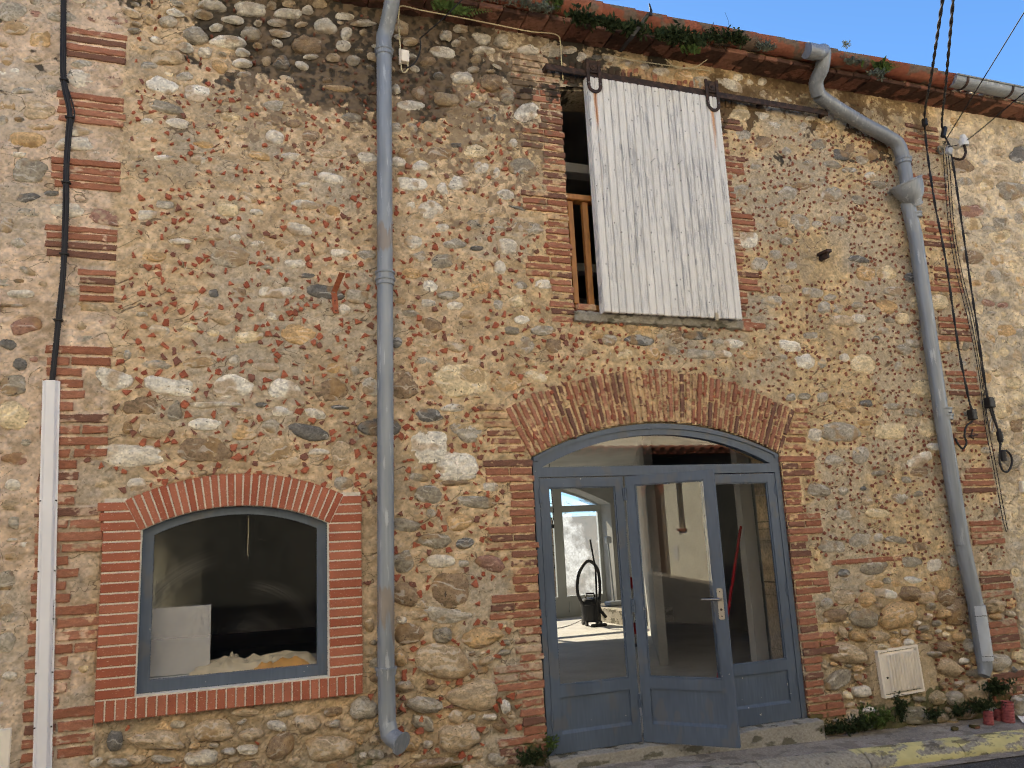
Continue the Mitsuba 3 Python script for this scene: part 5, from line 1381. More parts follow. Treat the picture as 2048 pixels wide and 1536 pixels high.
MB().tube([(wpx, 4.1, FL0), (wpx, 4.1, FL0 + .02)], .12, 18).build(f'{k}__foot', 'black_rubber', 30)
k = thing('red_broom', 'red broom handle leaning against the brick pier behind the right door leaf', 'broom')
b0, b1 = np.array([4.32, .72, FL0 + .08]), np.array([5.05, 1.14, 1.62])
MB().tube([b0, b1], .0145, 10).build(f'{k}__handle', 'red_plastic', True)
MB().box(b0[0] - .14, b0[0] + .14, b0[1] - .03, b0[1] + .03, FL0, FL0 + .09, bev=.01).build(f'{k}__head', 'red_plastic')

# ================================================================== LOFT OPENING
k = thing('loft_railing', 'varnished wooden guard rail across the left side of the loft opening', 'railing')
zt = P(1140, 395, .05)[2]
MB().box(UX0 + .0, UX1, .02, .13, zt - .028, zt + .028, bev=.008).build(f'{k}__hand_rail', 'varnished_wood')
MB().box(UX0 + .035, UX1, .05, .10, UZ0 + .03, UZ0 + .085, bev=.006).build(f'{k}__bottom_rail', 'varnished_wood')
for i in range(11):
    x = UX0 + .022 + i * .145
    MB().box(x, x + .052, .05, .10, UZ0 + .087, zt - .03, bev=.004).build(f'{k}__baluster', 'varnished_wood')
k = thing('spare_brick', 'loose pale brick lying on the left end of the loft sill', 'brick')
MB().box(UX0 + .015, UX0 + .19, -.035, .06, UZ0 + .006, UZ0 + .062, bev=.008, uv=(.8, .3)).build(k, 'old_brick_material', False, uv=True)
m = MB(); r = np.random.default_rng(8); xx = np.linspace(UX0 - .02, UX1 + .02, 70)
V = np.vstack([np.column_stack([xx, y + r.normal(0, .006, 70), z + r.normal(0, .006, 70)]) for y, z in ((.42, UZ0 + .004), (-.02, UZ0), (-.045, UZ0 - .02), (-.03, UZ0 - .085), (.02, UZ0 - .10))])
m.add(V, np.array([[a * 70 + i, (a + 1) * 70 + i, (a + 1) * 70 + i + 1, a * 70 + i + 1] for a in range(4) for i in range(69)])).build('stone_house__loft_sill', 'concrete', 35)
# sliding shutter on its rail
YS = -.105
k = thing('sliding_shutter', 'weathered white plank shutter sliding across the loft opening', 'shutter')
c = {n: P(*q, YS)[[0, 2]] for n, q in dict(tl=(1172, 156), bl=(1206, 626), br=(1484, 637), tr=(1440, 190)).items()}
sx0, sx1, sz0, sz1 = (c['tl'][0] + c['bl'][0]) / 2 + .012, (c['tr'][0] + c['br'][0]) / 2, (c['bl'][1] + c['br'][1]) / 2, (c['tl'][1] + c['tr'][1]) / 2
NB = 19; wb = (sx1 - sx0) / NB
for i in range(NB):
    x0 = sx0 + i * wb; j = rng.normal(0, .0009, 4)
    MB().box(x0 + .0030, x0 + wb - .0030, YS + j[0], YS + .030, sz0 + j[1] * 1.5, sz1 + j[2] * 1.5, bev=.0075, uv=(rng.random(), 0)).build(f'{k}__plank', 'shutter_paint', False, uv=True)
for z in (sz0 + .22, sz1 - .25, (sz0 + sz1) / 2): MB().box(sx0 + .01, sx1 - .01, YS + .031, YS + .058, z - .06, z + .06, uv=(.4, 0)).build(f'{k}__batten', 'shutter_paint', False, uv=True)
MB().box(sx0 - .001, sx0 + .012, YS + .031, YS + .085, sz0, sz1, uv=(.2, 0)).build(f'{k}__edge_board', 'shutter_paint', False, uv=True)
zr = (P(1185, 148, YS)[2] + P(1425, 186, YS)[2]) / 2
for px in (1190, 1424):
    hx = P(px, 190, YS)[0]
    o = MB(); w = .074; zb = P(1190, 187, YS)[2] + .074
    th = np.linspace(math.pi, 2 * math.pi, 13)
    pth = [(hx - w, zr + .135)] + [(hx + w * math.cos(a), zb + w * math.sin(a)) for a in th] + [(hx + w, zr + .135)]
    ins = [(hx - w + .030, zr + .135)] + [(hx + (w - .030) * math.cos(a), zb + (w - .030) * math.sin(a)) for a in th] + [(hx + w - .030, zr + .135)]
    o.prism(Polygon(pth + ins[::-1]), YS - .0125, YS - .0035)
    o.build(f'{k}__hanger', 'rusty_iron')
    MB().box(hx - w + .002, hx + w - .002, YS - .0035, YS + .006, zr + .01, zr + .13, bev=.002).build(f'{k}__hanger_plate', 'rusty_iron')
    MB().tube([(hx, YS - .012, zr + .062), (hx, YS + .012, zr + .062)], .036, 20).tube([(hx, YS - .022, zr + .062), (hx, YS - .011, zr + .062)], .012, 10).build(f'{k}__roller', 'rusty_iron', 35)
    for z in (zb + .02,):
        for s in (-1, 1): MB().tube([(hx + s * (w - .015), YS - .017, z), (hx + s * (w - .015), YS - .012, z)], .006, 8).build(f'{k}__bolt', 'steel', 30)
for px, py in ((1300, 326), (1354, 330)):
    q = P(px, py, YS); MB().tube([q + [0, .01, 0], q + [.008, -.03, .008], q + [.03, -.045, .03]], .0022, 6).build(f'{k}__bent_nail', 'rusty_iron', True)
q = P(1432, 632, YS); MB().box(q[0] - .015, q[0] + .015, YS - .02, YS - .002, sz0 - .025, sz0 + .045, bev=.003).build(f'{k}__wooden_stop', 'canvas_cloth')
k = thing('door_rail', 'long rusty iron rail carrying the white shutter', 'rail')
r0, r1 = P(1092, 135, -.09), P(1656, 222, -.09)
zm = (r0[2] + r1[2]) / 2
MB().box(r0[0], r1[0], -.100 + .012, -.072, zm - .031, zm + .031, bev=.003).build(f'{k}__bar', 'rusty_iron')
for x in (r0[0] + .015, 3.75, 4.95, r1[0] - .03): MB().box(x - .016, x + .016, -.070, .03, zm - .024, zm + .024, bev=.002).build(f'{k}__fixing', 'rusty_iron')

# ================================================================== DOWNPIPES
def collar(key, c, d, r, w=.03):
    d = np.asarray(d, float) / np.linalg.norm(d); c = np.asarray(c, float)
    w = w * 1.7; MB().tube([c - d * w, c - d * w * .97, c - d * w * .3, c - d * w * .25, c + d * w * .05, c + d * w * .1], [r + .002, r + .009, r + .009, r + .017, r + .017, r + .003], 24).build(key, 'zinc', 40)


k = thing('downpipe', 'straight zinc downpipe with rust streaks between shop window and doorway', 'downpipe', 'zinc downpipes')
YPD, RP = -.085, .062
q = lambda x, y, Y=YPD: P(x, y, Y)
xl = (q(767, 110)[0] + q(773, 1000)[0]) / 2
a, b = q(768, 97), q(772, 1460)
z_top, z_c1, z_c2, z_bot = a[2], q(770, 545)[2], q(772, 1335)[2], b[2]
top = sm([(a[0], YPD, z_top), (a[0] + .0, YPD, z_top + .10), (a[0] + .02, YPD - .03, z_top + .18), (a[0] + .045, YPD - .14, z_top + .34), (a[0] + .05, YPD - .20, z_top + .50)], 8)
MB().tube(top, RP + .002, 24).build(f'{k}__elbow', 'zinc', True)
for z0, z1, x0, x1 in ((z_c1, z_top, q(770, 545)[0], a[0]), (z_c2, z_c1, q(772, 1335)[0], q(770, 545)[0]), (z_bot + .04, z_c2, b[0] + .01, q(772, 1335)[0])):
    MB().tube([(x0, YPD, z0), (x1, YPD, z1)], [RP - .001, RP], 24).build(f'{k}__pipe_section', 'zinc', True)
for z, x in ((z_top - .02, a[0]), (z_c1, q(770, 545)[0]), (z_c1 - .055, q(770, 545)[0]), (z_c2, q(772, 1335)[0])): collar(f'{k}__collar', (x, YPD, z), (0, 0, 1), RP)
e0 = np.array([b[0] + .01, YPD, z_bot + .05]); e1 = e0 + [.012, -.02, -.085]; e2 = P(803, 1487, -.2)
MB().tube([e0, e1, e1 + (e2 - e1) * .15, e2], [RP, RP + .001, RP, RP], 24).build(f'{k}__shoe', 'zinc', 50)
collar(f'{k}__shoe_rim', e2, e2 - e1, RP, .012)

RP = .070
k = thing('downpipe', 'cranked zinc downpipe running from the clay gutter down the right quoin', 'downpipe', 'zinc downpipes')
g0 = P(1613, 101, -.40)
cx = lambda x, y, Y: P(x, y, Y)
el = sm([g0 + [.02, 0, .002], g0 + [.13, .0, .0], cx(1642, 103, -.36) + [.03, 0, .0], cx(1644, 135, -.30), cx(1632, 165, -.2), cx(1637, 190, -.15)], 8)
MB().tube(np.vstack([[g0], [g0 + [.10, 0, 0]]]), [RP + .009, RP + .009], 24).build(f'{k}__gutter_outlet', 'zinc', 40)
MB().tube(el, RP, 24).build(f'{k}__elbow', 'zinc', True)
d1 = sm([cx(1637, 190, -.15), cx(1660, 207, -.13), cx(1725, 247, -.115), cx(1772, 272, -.11), cx(1795, 288, -.105), cx(1805, 312, -.10)], 8)
MB().tube(d1, RP, 24).build(f'{k}__offset_bend', 'zinc', True)
hp0, hp1 = cx(1805, 312, -.10), cx(1815, 372, -.10)
MB().tube([hp0, hp1], RP - .003, 24).build(f'{k}__pipe_section', 'zinc', True)
collar(f'{k}__collar', hp0 + (hp1 - hp0) * .12, hp0 - hp1, RP)
# hopper: tilted oval funnel
hc = cx(1806, 378, -.10); hb = cx(1822, 412, -.10)
prof = [(.074, -.25), (.080, -.20), (.125, -.165), (.165, -.10), (.184, -.03), (.190, .0), (.202, .006), (.202, .020), (.190, .022), (.178, -.02), (.15, -.10), (.10, -.15)]
lat = trimesh.creation.revolve(np.array(prof), sections=36); v = np.array(lat.vertices)
v[:, 1] *= .70
al = math.radians(24); v = v @ np.array([[math.cos(al), 0, -math.sin(al)], [0, 1, 0], [math.sin(al), 0, math.cos(al)]]).T
v = v * [1, 1, 1]; v[:, 2] = v[:, 2]
MB().add(v + hc + [.0, -.05, .03], lat.faces).build(f'{k}__hopper', 'zinc', 40)
pp = [cx(1815, 405, -.10), cx(1830, 470, -.095), cx(1881, 820, -.09), cx(1925, 1090, -.085), cx(1952, 1215, -.085)]
for a_, b_ in zip(pp[:-1], pp[1:]): MB().tube([a_, b_], [RP, RP - .0015], 24).build(f'{k}__pipe_section', 'zinc', True)
for p_, d_ in ((cx(1826, 428, -.10), pp[0] - pp[1]), (cx(1885, 817, -.09), pp[1] - pp[2]), (cx(1888, 830, -.09), pp[1] - pp[2])): collar(f'{k}__collar', p_, d_, RP)
a_, b_ = cx(1952, 1215, -.085), cx(1968, 1320, -.085)
MB().tube([a_, b_, cx(1970, 1335, -.09), cx(1968, 1352, -.10)], [RP, RP - .002, RP - .006, RP - .022], 24).build(f'{k}__crushed_end', 'zinc', 40)
d = (b_ - a_) / np.linalg.norm(b_ - a_)
th = np.linspace(-2.6, .35, 18); pth = []
sh = MB(); V = []
for rr in (RP + .012, RP + .009):
    for t_ in (a_ + d * -.02, b_ + d * -.0): V.append(np.column_stack([t_[0] + rr * np.cos(th), t_[1] + rr * np.sin(th), np.full(18, t_[2])]))
V = np.vstack(V); f = []
for i in range(17): f += [[18 + i, 18 + i + 1, i + 1, i], [36 + i, 36 + i + 1, 54 + i + 1, 54 + i], [i, i + 1, 36 + i + 1, 36 + i], [18 + i + 1, 18 + i, 54 + i, 54 + i + 1]]
f += [[0, 36, 54, 18], [17, 35, 71, 53]]
sh.add(V, np.array(f)).build(f'{k}__grey_plastic_guard', 'grey_plastic', 40)
for t_ in (.16, .92): collar_c = a_ + (b_ - a_) * t_; MB().tube(np.column_stack([collar_c[0] + (RP + .0145) * np.cos(np.linspace(-2.7, .5, 14)), collar_c[1] + (RP + .0145) * np.sin(np.linspace(-2.7, .5, 14)), collar_c[2] + .006 * np.sin(np.linspace(0, 6, 14))]), .0025, 6).build(f'{k}__tie_wire', 'black_rubber', True)

# ================================================================== CABLES AND FITTINGS
def twisted(pts, r, pitch, n, off=None):
    p = sm(pts, 10); L = np.concatenate([[0], np.cumsum(np.linalg.norm(np.diff(p, axis=0), axis=1))])
    s = np.linspace(0, L[-1], n); c = np.stack([np.interp(s, L, p[:, k]) for k in range(3)], 1)
    t = np.gradient(c, axis=0); t /= np.linalg.norm(t, axis=1, keepdims=True)
    a = np.cross(t, [0, 1.0, .01]); a /= np.linalg.norm(a, axis=1, keepdims=True); b = np.cross(t, a)
    ph = s / pitch * 2 * math.pi
    return [c + (np.cos(ph + o)[:, None] * a + np.sin(ph + o)[:, None] * b) * r for o in (0, math.pi)]


k = thing('cable_bundle', 'bundle of black cables clipped down the left quoin into the white conduit', 'cable')
path = [(127, -30), (126, 100), (128, 165), (139, 222), (137, 260), (132, 330), (131, 420), (126, 540), (118, 630), (108, 720), (102, 775)]
for i, (o, yy) in enumerate(((-3.2, -.030), (0, -.036), (3, -.030), (5.5, -.024))):
    pts = [P(x + o + (4 * math.exp(-((y - 225) / 30) ** 2) if i == 3 else 0) + rng.normal(0, .5), y, yy) for x, y in path]
    MB().tube(sm(pts, 6), .0075 if i < 3 else .005, 8).build(f'{k}__strand', 'black_rubber', True)
for y, x in ((160, 128), (235, 139), (365, 132), (508, 128), (640, 116)): q_ = P(x, y, -.03); MB().box(q_[0] - .028, q_[0] + .03, -.05, .0, q_[2] - .006, q_[2] + .006, bev=.003).build(f'{k}__clip', 'black_plastic')
k = thing('conduit', 'white plastic conduit rising up the left quoin over the black cables', 'conduit')
c0, c1 = P(101, 760, -.05), P(82, 1560, -.05)
sgn = c1 - c0
def chan(a, b, w, dpt):
    prof = [(-w, .0), (-w, -.012), (-w * .78, -.014), (-w * .72, -dpt), (-w * .5, -dpt - .012), (w * .5, -dpt - .012), (w * .72, -dpt), (w * .78, -.014), (w, -.012), (w, .0)]
    V = np.vstack([np.array([[p[0] + x, y - .012, p[2]] for x, y in prof]) for p in (a, b)]); n = len(prof)
    f = [[i, n + i, n + i + 1, i + 1] for i in range(n - 1)]
    return V, np.array(f), [[0, i, i + 1] for i in range(1, n - 1)]
V, f, cp = chan(c0, c1, .052, .026)
m = MB().add(V, f[:, ::-1]).add(V, np.array(cp)); m.build(f'{k}__channel', 'white_plastic', 30)
for t_ in (.32, .5, .62, .75, .88, .98):
    for s in (-1, 1): q_ = c0 + sgn * t_; MB().tube([(q_[0] + s * .046, -.034, q_[2]), (q_[0] + s * .046, -.024, q_[2])], .005, 8).build(f'{k}__screw', 'black_plastic', 30)
k = thing('earth_lead', 'thin black lead running down behind the white conduit', 'cable')
MB().tube(sm([P(108, 1200, -.02), P(103, 1370, -.02), P(99, 1540, -.02)], 6), .006, 8).build(k, 'black_rubber', True)
k = thing('pale_wire', 'short pale wire loop hanging near the top left quoin', 'cable')
MB().tube(sm([P(140, -6, -.02), P(152, 4, -.03), P(166, 4, -.03), P(178, -6, -.02)], 8), .004, 6).build(k, 'pale_cable', True)
# overhead lines on the right
def overhead(label, pts, r=.0070, pitch=.5, n=320):
    k = thing('overhead_cable', label, 'cable', 'twisted overhead cables')
    for s_ in twisted(pts, r * .82, pitch, n): MB().tube(s_, r, 7).build(f'{k}__strand', 'black_rubber', True)
    return k
far = lambda a, b, t_: (a + (b - a) * t_)
A1 = P(1849, 243, -.14); T1 = P(1885, 0, -2.6)
k = overhead('left twisted overhead cable passing in front of the right quoin', [far(A1, T1, 2.2), T1, far(A1, T1, .5), A1, P(1866, 385, -.10), P(1893, 530, -.08), P(1916, 690, -.07), P(1938, 800, -.07), P(1945, 822, -.07)])
MB().box(A1[0] - .02, A1[0] + .02, A1[1] - .03, A1[1] + .03, A1[2] - .055, A1[2] + .035, bev=.012).build(f'{k}__clamp', 'black_plastic')
q_ = P(1945, 829, -.07); MB().box(q_[0] - .032, q_[0] + .032, -.105, -.03, q_[2] - .055, q_[2] + .05, bev=.008).build(f'{k}__junction', 'black_plastic')
MB().tube(sm([P(1945, 842, -.07), P(1933, 852, -.06), P(1929, 870, -.06), P(1933, 886, -.06), P(1925, 897, -.05), P(1914, 884, -.03), P(1908, 868, .03)], 8), .0095, 8).build(f'{k}__tail', 'black_rubber', True)
A2 = P(1884, 255, -.16); T2 = P(1906, 0, -2.6)
k = overhead('right twisted overhead cable with plugs hanging at the wall of the right house', [far(A2, T2, 2.2), T2, far(A2, T2, .5), A2, P(1901, 300, -.12), P(1917, 400, -.09), P(1937, 540, -.08), P(1955, 660, -.07), P(1974, 790, -.06), P(1980, 806, -.06)])
q_ = P(1888, 263, -.15); R_ = trimesh.transformations.rotation_matrix(.4, [0, 1, 0])[:3, :3]
MB().box(-.022, .022, -.022, .022, -.075, .06, bev=.008, R=R_, o=q_).build(f'{k}__clamp', 'black_plastic')
q_ = P(1979, 805, -.06); MB().box(q_[0] - .038, q_[0] + .038, -.10, -.02, q_[2] - .055, q_[2] + .05, bev=.008).build(f'{k}__junction', 'black_plastic')
MB().tube(sm([P(1980, 815, -.06), P(1986, 835, -.06), P(1996, 860, -.06), P(2001, 890, -.06)], 6), .011, 8).tube(sm([P(1984, 815, -.07), P(1990, 838, -.06), P(1996, 858, -.06)], 6), .008, 8).build(f'{k}__tail', 'black_rubber', True)
q0, q1 = P(1997, 857, -.06), P(2002, 885, -.06); MB().tube([q0, q0 + (q1 - q0) * .2, q0 + (q1 - q0) * .25, q0 + (q1 - q0) * .8, q1], [.02, .022, .03, .03, .02], 14).build(f'{k}__plug', 'black_plastic', 40)
MB().tube(sm([P(2001, 888, -.06), P(1999, 920, -.06), P(2005, 940, -.06), P(2016, 943, -.06), P(2024, 925, -.06), P(2021, 910, -.06), P(2012, 900, -.06)], 8), .010, 8).build(f'{k}__loop', 'black_rubber', True)
q0, q1 = P(2005, 900, -.07), P(2008, 922, -.07); MB().tube([q0, q0 + (q1 - q0) * .1, q1], [.02, .03, .026], 14).build(f'{k}__plug', 'black_plastic', 40)
k = thing('thin_cables', 'slack thin black cables strung down the seam of the right house', 'cable')
for i, (o, yy) in enumerate(((0, -.03), (6, -.025), (11, -.035))):
    pts = [P(1886 + o * .4, 282, yy - .04), P(1888 + o, 330, yy), P(1897 + o, 450, yy), P(1913 + o, 545, yy), P(1936 + o, 640, yy), P(1958 + o * .6, 750, yy), P(1970 + o * .6, 850, yy)]
    if i != 1: pts += [P(1985 + o * .5, 925, yy), P(1996 + o * .5, 985, yy), P(2006 + o * .5, 1040, yy), P(2013 + o * .3, 1064, yy)]
    MB().tube(sm(pts, 8), .0042, 6).build(f'{k}__strand', 'black_rubber', True)
a0 = P(1894, 276, -.14); b0 = P(2048, 25, -1.6)
k = thing('overhead_wire', 'single black wire slanting steeply up from the clamp to the upper right', 'cable'); MB().tube([a0, b0, far(a0, b0, 1.8)], .0055, 6).build(k, 'black_rubber', True)
ins = P(1927, 284, -.20); a0 = P(1896, 294, -.15); b0 = P(2048, 186, -1.1)
k = thing('overhead_wire', 'lower black wire passing the white insulator to the right edge', 'cable'); MB().tube(sm([a0, ins + [0, -.05, .0], b0, far(ins, b0, 1.8)], 8), .0055, 6).build(k, 'black_rubber', True)
k = thing('insulator', 'white porcelain insulator on a bent iron bracket under the right gutter', 'insulator')
lat = trimesh.creation.revolve(np.array([(0, .085), (.026, .078), (.036, .055), (.026, .038), (.046, .030), (.05, -.02), (.046, -.045), (.03, -.045), (.028, -.02), (0, -.02)]), sections=24)
MB().add(np.array(lat.vertices) + ins, lat.faces).build(f'{k}__porcelain_cap', 'porcelain', 35)
MB().tube(sm([ins + [0, 0, -.03], ins + [.005, 0, -.12], ins + [-.03, .03, -.19], P(1905, 316, .0)], 8), .013, 10).build(f'{k}__bracket', 'rusty_iron', True)
k = thing('terminal_block', 'small grey connector hanging below the insulator wires', 'connector'); q_ = P(1898, 301, -.12)
MB().box(-.035, .035, -.025, .025, -.045, .045, bev=.01, R=R_, o=q_).build(k, 'grey_plastic')
k = thing('anchor_ring', 'weathered ring bracket fixed to the wall beside the connector', 'bracket'); q_ = P(1880, 301, -.03); a_ = np.linspace(0, 2 * math.pi, 17)
MB().tube(np.column_stack([q_[0] + .033 * np.cos(a_), np.full(17, -.035), q_[2] + .045 * np.sin(a_)]), .011, 8).tube([(q_[0] - .03, -.03, q_[2]), (q_[0] - .03, .02, q_[2])], .01, 8).build(k, 'concrete', True)
k = thing('wall_hook', 'rusty hook on the right quoin below the black junction', 'hook')
MB().tube(sm([P(1945, 860, .0), P(1945, 860, -.05), P(1942, 872, -.07), P(1947, 878, -.06)], 6), .007, 8).tube([P(1938, 872, -.05), P(1955, 870, -.05)], .007, 8).build(k, 'rusty_iron', True)
k = thing('chain_link', 'small steel shackle under the right black junction', 'shackle')
MB().tube(sm([P(1984, 835, -.05), P(1980, 850, -.05), P(1983, 866, -.05), P(1988, 852, -.05), P(1984, 837, -.05)], 6), .007, 8).build(k, 'steel', True)
# telephone box and its wires at the top left of the loft
k = thing('junction_box', 'small cream telephone junction box under the eave right of the straight downpipe', 'box')
q0, q1 = P(802, 98, -.05), P(819, 124, -.05)
MB().box(q0[0], q1[0], -.055, .0, q1[2], q0[2], bev=.006).build(f'{k}__case', 'cream_plastic')
MB().box(q0[0] - .012, q0[0] + .004, -.03, .0, q1[2] - .01, q0[2] + .02, bev=.003).build(f'{k}__back_plate', 'cream_plastic')
k = thing('telephone_wire', 'cream wire running from the junction box along the eave to the shutter rail', 'cable')
MB().tube(sm([P(815, 125, -.03), P(816, 137, -.03), P(809, 145, -.03), P(803, 138, -.02), P(801, 100, -.02), P(797, 50, -.02), P(798, 24, -.05), P(804, 12, -.09), P(845, 21, -.10), P(925, 36, -.10), P(1000, 51, -.10), P(1060, 63, -.10), P(1112, 69, -.09), P(1121, 88, -.05), P(1123, 125, -.03), P(1126, 160, -.02)], 8), .0055, 7).build(k, 'pale_cable', True)
k = thing('drop_wire', 'black wire sagging from the eave to the cream junction box', 'cable')
MB().tube(sm([P(932, -8, -.5), P(885, 38, -.28), P(840, 77, -.06)], 8), .0055, 6).tube(sm([P(840, 77, -.06), P(841, 95, -.05), P(836, 115, -.05), P(825, 130, -.05), P(812, 136, -.04)], 8), .006, 6).build(k, 'black_rubber', True)
k = thing('dry_stem', 'long dry pale stem lying along the wall under the eave weeds', 'stem')
MB().tube(sm([P(1208, 109, -.05), P(1262, 120, -.06), P(1330, 130, -.05), P(1420, 142, -.04)], 6), .005, 6).tube(sm([P(1330, 118, -.10), P(1355, 136, -.10), P(1390, 134, -.10), P(1416, 118, -.10)], 6), .004, 6).build(k, 'pale_cable', True)
# iron brackets in the wall
k = thing('iron_bracket', 'bent rust-red flat bracket on the wall left of the straight downpipe', 'bracket')
b0, b1, b2 = P(672, 627, -.012), P(668, 585, -.012), P(684, 546, -.16)
m = MB(); w = np.array([.022, 0, 0]); t_ = np.array([0, -.007, 0])
for a_, b_ in ((b0, b1), (b1, b2)):
    V = np.array([a_ - w, a_ + w, b_ + w, b_ - w]); m.add(np.vstack([V, V + t_]), np.array([[0, 3, 2, 1], [4, 5, 6, 7], [0, 1, 5, 4], [1, 2, 6, 5], [2, 3, 7, 6], [3, 0, 4, 7]]))
m.build(f'{k}__strap', 'red_rust')
for t2 in (.12, .6): q_ = b0 + (b1 - b0) * t2; MB().tube([q_ + [0, -.006, 0], q_ + [0, -.011, 0]], .006, 8).build(f'{k}__screw', 'rusty_iron', 30)
k = thing('iron_stub', 'short square iron stub sticking out of the wall right of the shutter', 'stub')
q_ = P(1646, 510, -.05); MB().box(q_[0] - .03, q_[0] + .03, -.14, .03, q_[2] - .0, q_[2] + .03, bev=.003).box(q_[0] - .012, q_[0] + .012, -.12, .03, q_[2] - .05, q_[2] - .001).build(k, 'rusty_iron')
k = thing('gutter_hook', 'dark iron strut rising from the wall past the clay gutter', 'strut')
b0, bm, b1 = P(1240, 104, -.16), P(1264, 74, -.40), P(1298, 28, -.47); w = np.array([.020, 0, 0]); m = MB()
t_ = np.array([0, -.012, .006])
for a_, b_ in ((b0, bm), (bm, b1)):
    V = np.array([a_ - w, a_ + w, b_ + w, b_ - w]); m.add(np.vstack([V, V + t_]), np.array([[0, 3, 2, 1], [4, 5, 6, 7], [0, 1, 5, 4], [1, 2, 6, 5], [2, 3, 7, 6], [3, 0, 4, 7]]))
b2 = b1 + [.0, -.02, .09]; m.tube([b1 + [.01, -.01, -.02], b1 + [.012, -.02, .02], b2], [.016, .012, .006], 8); m.build(k, 'black_plastic')
# meter cover
k = thing('meter_cover', 'cream ribbed plastic meter cover set low in the wall right of the doorway', 'cover')
ctr = P(1801, 1342, -.02); mw, mh = .225, .195; al = math.radians(-2.0)
Rm = np.array([[math.cos(al), 0, math.sin(al)], [0, 1, 0], [-math.sin(al), 0, math.cos(al)]])
def mput(m, key, bs, smooth=False):
    m.moved(lambda v: v @ Rm.T + ctr).build(key, bs, smooth)
fr_ = sbox(-mw, -mh, mw, mh).buffer(.008).difference(sbox(-mw + .012, -mh + .012, mw - .012, mh - .012))
mput(MB().prism(fr_, -.012, .03), f'{k}__frame', 'cream_plastic')
mput(MB().box(-mw + .010, mw - .010, .018, .03, -mh + .010, mh - .010), f'{k}__recess', 'black_plastic')
mput(MB().box(-mw + .021, mw - .021, -.004, .017, -mh + .021, mh - .021, bev=.006), f'{k}__lid', 'cream_plastic')
for i in range(10):
    x = -mw + .082 + i * .0345
    mput(MB().box(x, x + .018, -.030, -.0035, -mh + .035, mh - .035, bev=.004), f'{k}__rib', 'cream_plastic')
mput(MB().tube([(-mw + .062, -.012, -.035), (-mw + .062, -.002, -.035)], .009, 10), f'{k}__lock', 'black_plastic', 30)
k = thing('wall_plaque', 'small cream framed plate at the bottom left edge of the picture', 'plate')
q0, q1 = P(-30, 1462, -.02), P(16, 1560, -.02)
MB().box(q0[0], q1[0], -.025, .01, q1[2], q0[2], bev=.004).build(k, 'cream_plastic')
k = thing('bell_box', 'small cream box on the right house beside the hanging plugs', 'box')
q0, q1 = P(2040, 962, -.02), P(2080, 984, -.02); MB().box(q0[0], q1[0], -.04, .01, q1[2], q0[2], bev=.005).build(k, 'cream_plastic')
# red ducts at the foot of the right corner
for px, py, h, rad, t in ((1973, 1422, .085, .042, 'short red corrugated duct end among weeds at the right corner'), (2013, 1420, .15, .052, 'larger red corrugated duct end nearest the right edge'), (1992, 1418, .07, .034, 'smallest red duct end, between the two larger ones')):
    k = thing('duct_end', t, 'duct', 'red duct ends'); q_ = P(px, py, -.16 if rad != .034 else -.08); z0 = float(zg(q_[0])) - .02; nn = int((h + .05) / .006)
    zz = np.linspace(0, h + .05, nn); MB().tube(np.column_stack([q_[0] + zz * .12, np.full(nn, q_[1]), z0 + zz]), rad + .004 * np.sin(zz / .024 * 2 * math.pi), 18, cap=False).build(k, 'duct_plastic', True)
for px, py, s, t in ((1945, 1442, .05, 'broken pinkish tile fragment on the pavement near the right weeds'), (1905, 1452, .035, 'small tile scrap on the pavement below the right downpipe')):
    k = thing('tile_fragment', t, 'fragment'); q_ = P(px, py, -.2); v, f = chip_mesh(0, 0, s, 12 if s > .04 else 17); v = v[:, [0, 2, 1]] * [1, 1, -.7]; v[:, 2] -= v[:, 2].min()
    MB().add(v + [q_[0], -.22, float(zg(q_[0])) + .002], f[:, ::-1], (.6, 0)).build(k, 'chip_material', False, uv=True)
k = thing('paper_scrap', 'crumpled white paper scrap on the pavement at the right edge', 'paper'); q_ = P(2040, 1440, -.2)
V = np.array([[0, 0, .004], [.13, -.03, .006], [.15, .05, .03], [.03, .07, .05], [.08, .02, .028]]); MB().add(V + [q_[0] - .02, -.24, float(zg(q_[0]))], np.array([[0, 1, 4], [1, 2, 4], [2, 3, 4], [3, 0, 4]])).build(k, 'white_paint')
# lone boulders at the foot
for px, py, rx, rz, t in ((2044, 1402, .14, .12, 'rounded pale boulder at the right edge beside the red ducts'),):
    k = thing('boulder', t, 'stone'); q_ = P(px, py, -.10); sp = trimesh.creation.icosphere(3); v = np.array(sp.vertices); v = v * (.8 + .4 * meshkit.fbm(v * 1.6 + 3, 3, 2))[:, None] * [rx, .10, rz]
    MB().add(v + [q_[0], -.09, float(zg(q_[0])) + rz * .75], sp.faces, (0.0, 4.1)).build(k, 'stone_material', True, uv=True)

# ================================================================== PLANTS
GROUPS = {'eave_plant': 'plants growing along the eave', 'weed': 'weeds at the foot of the wall'}


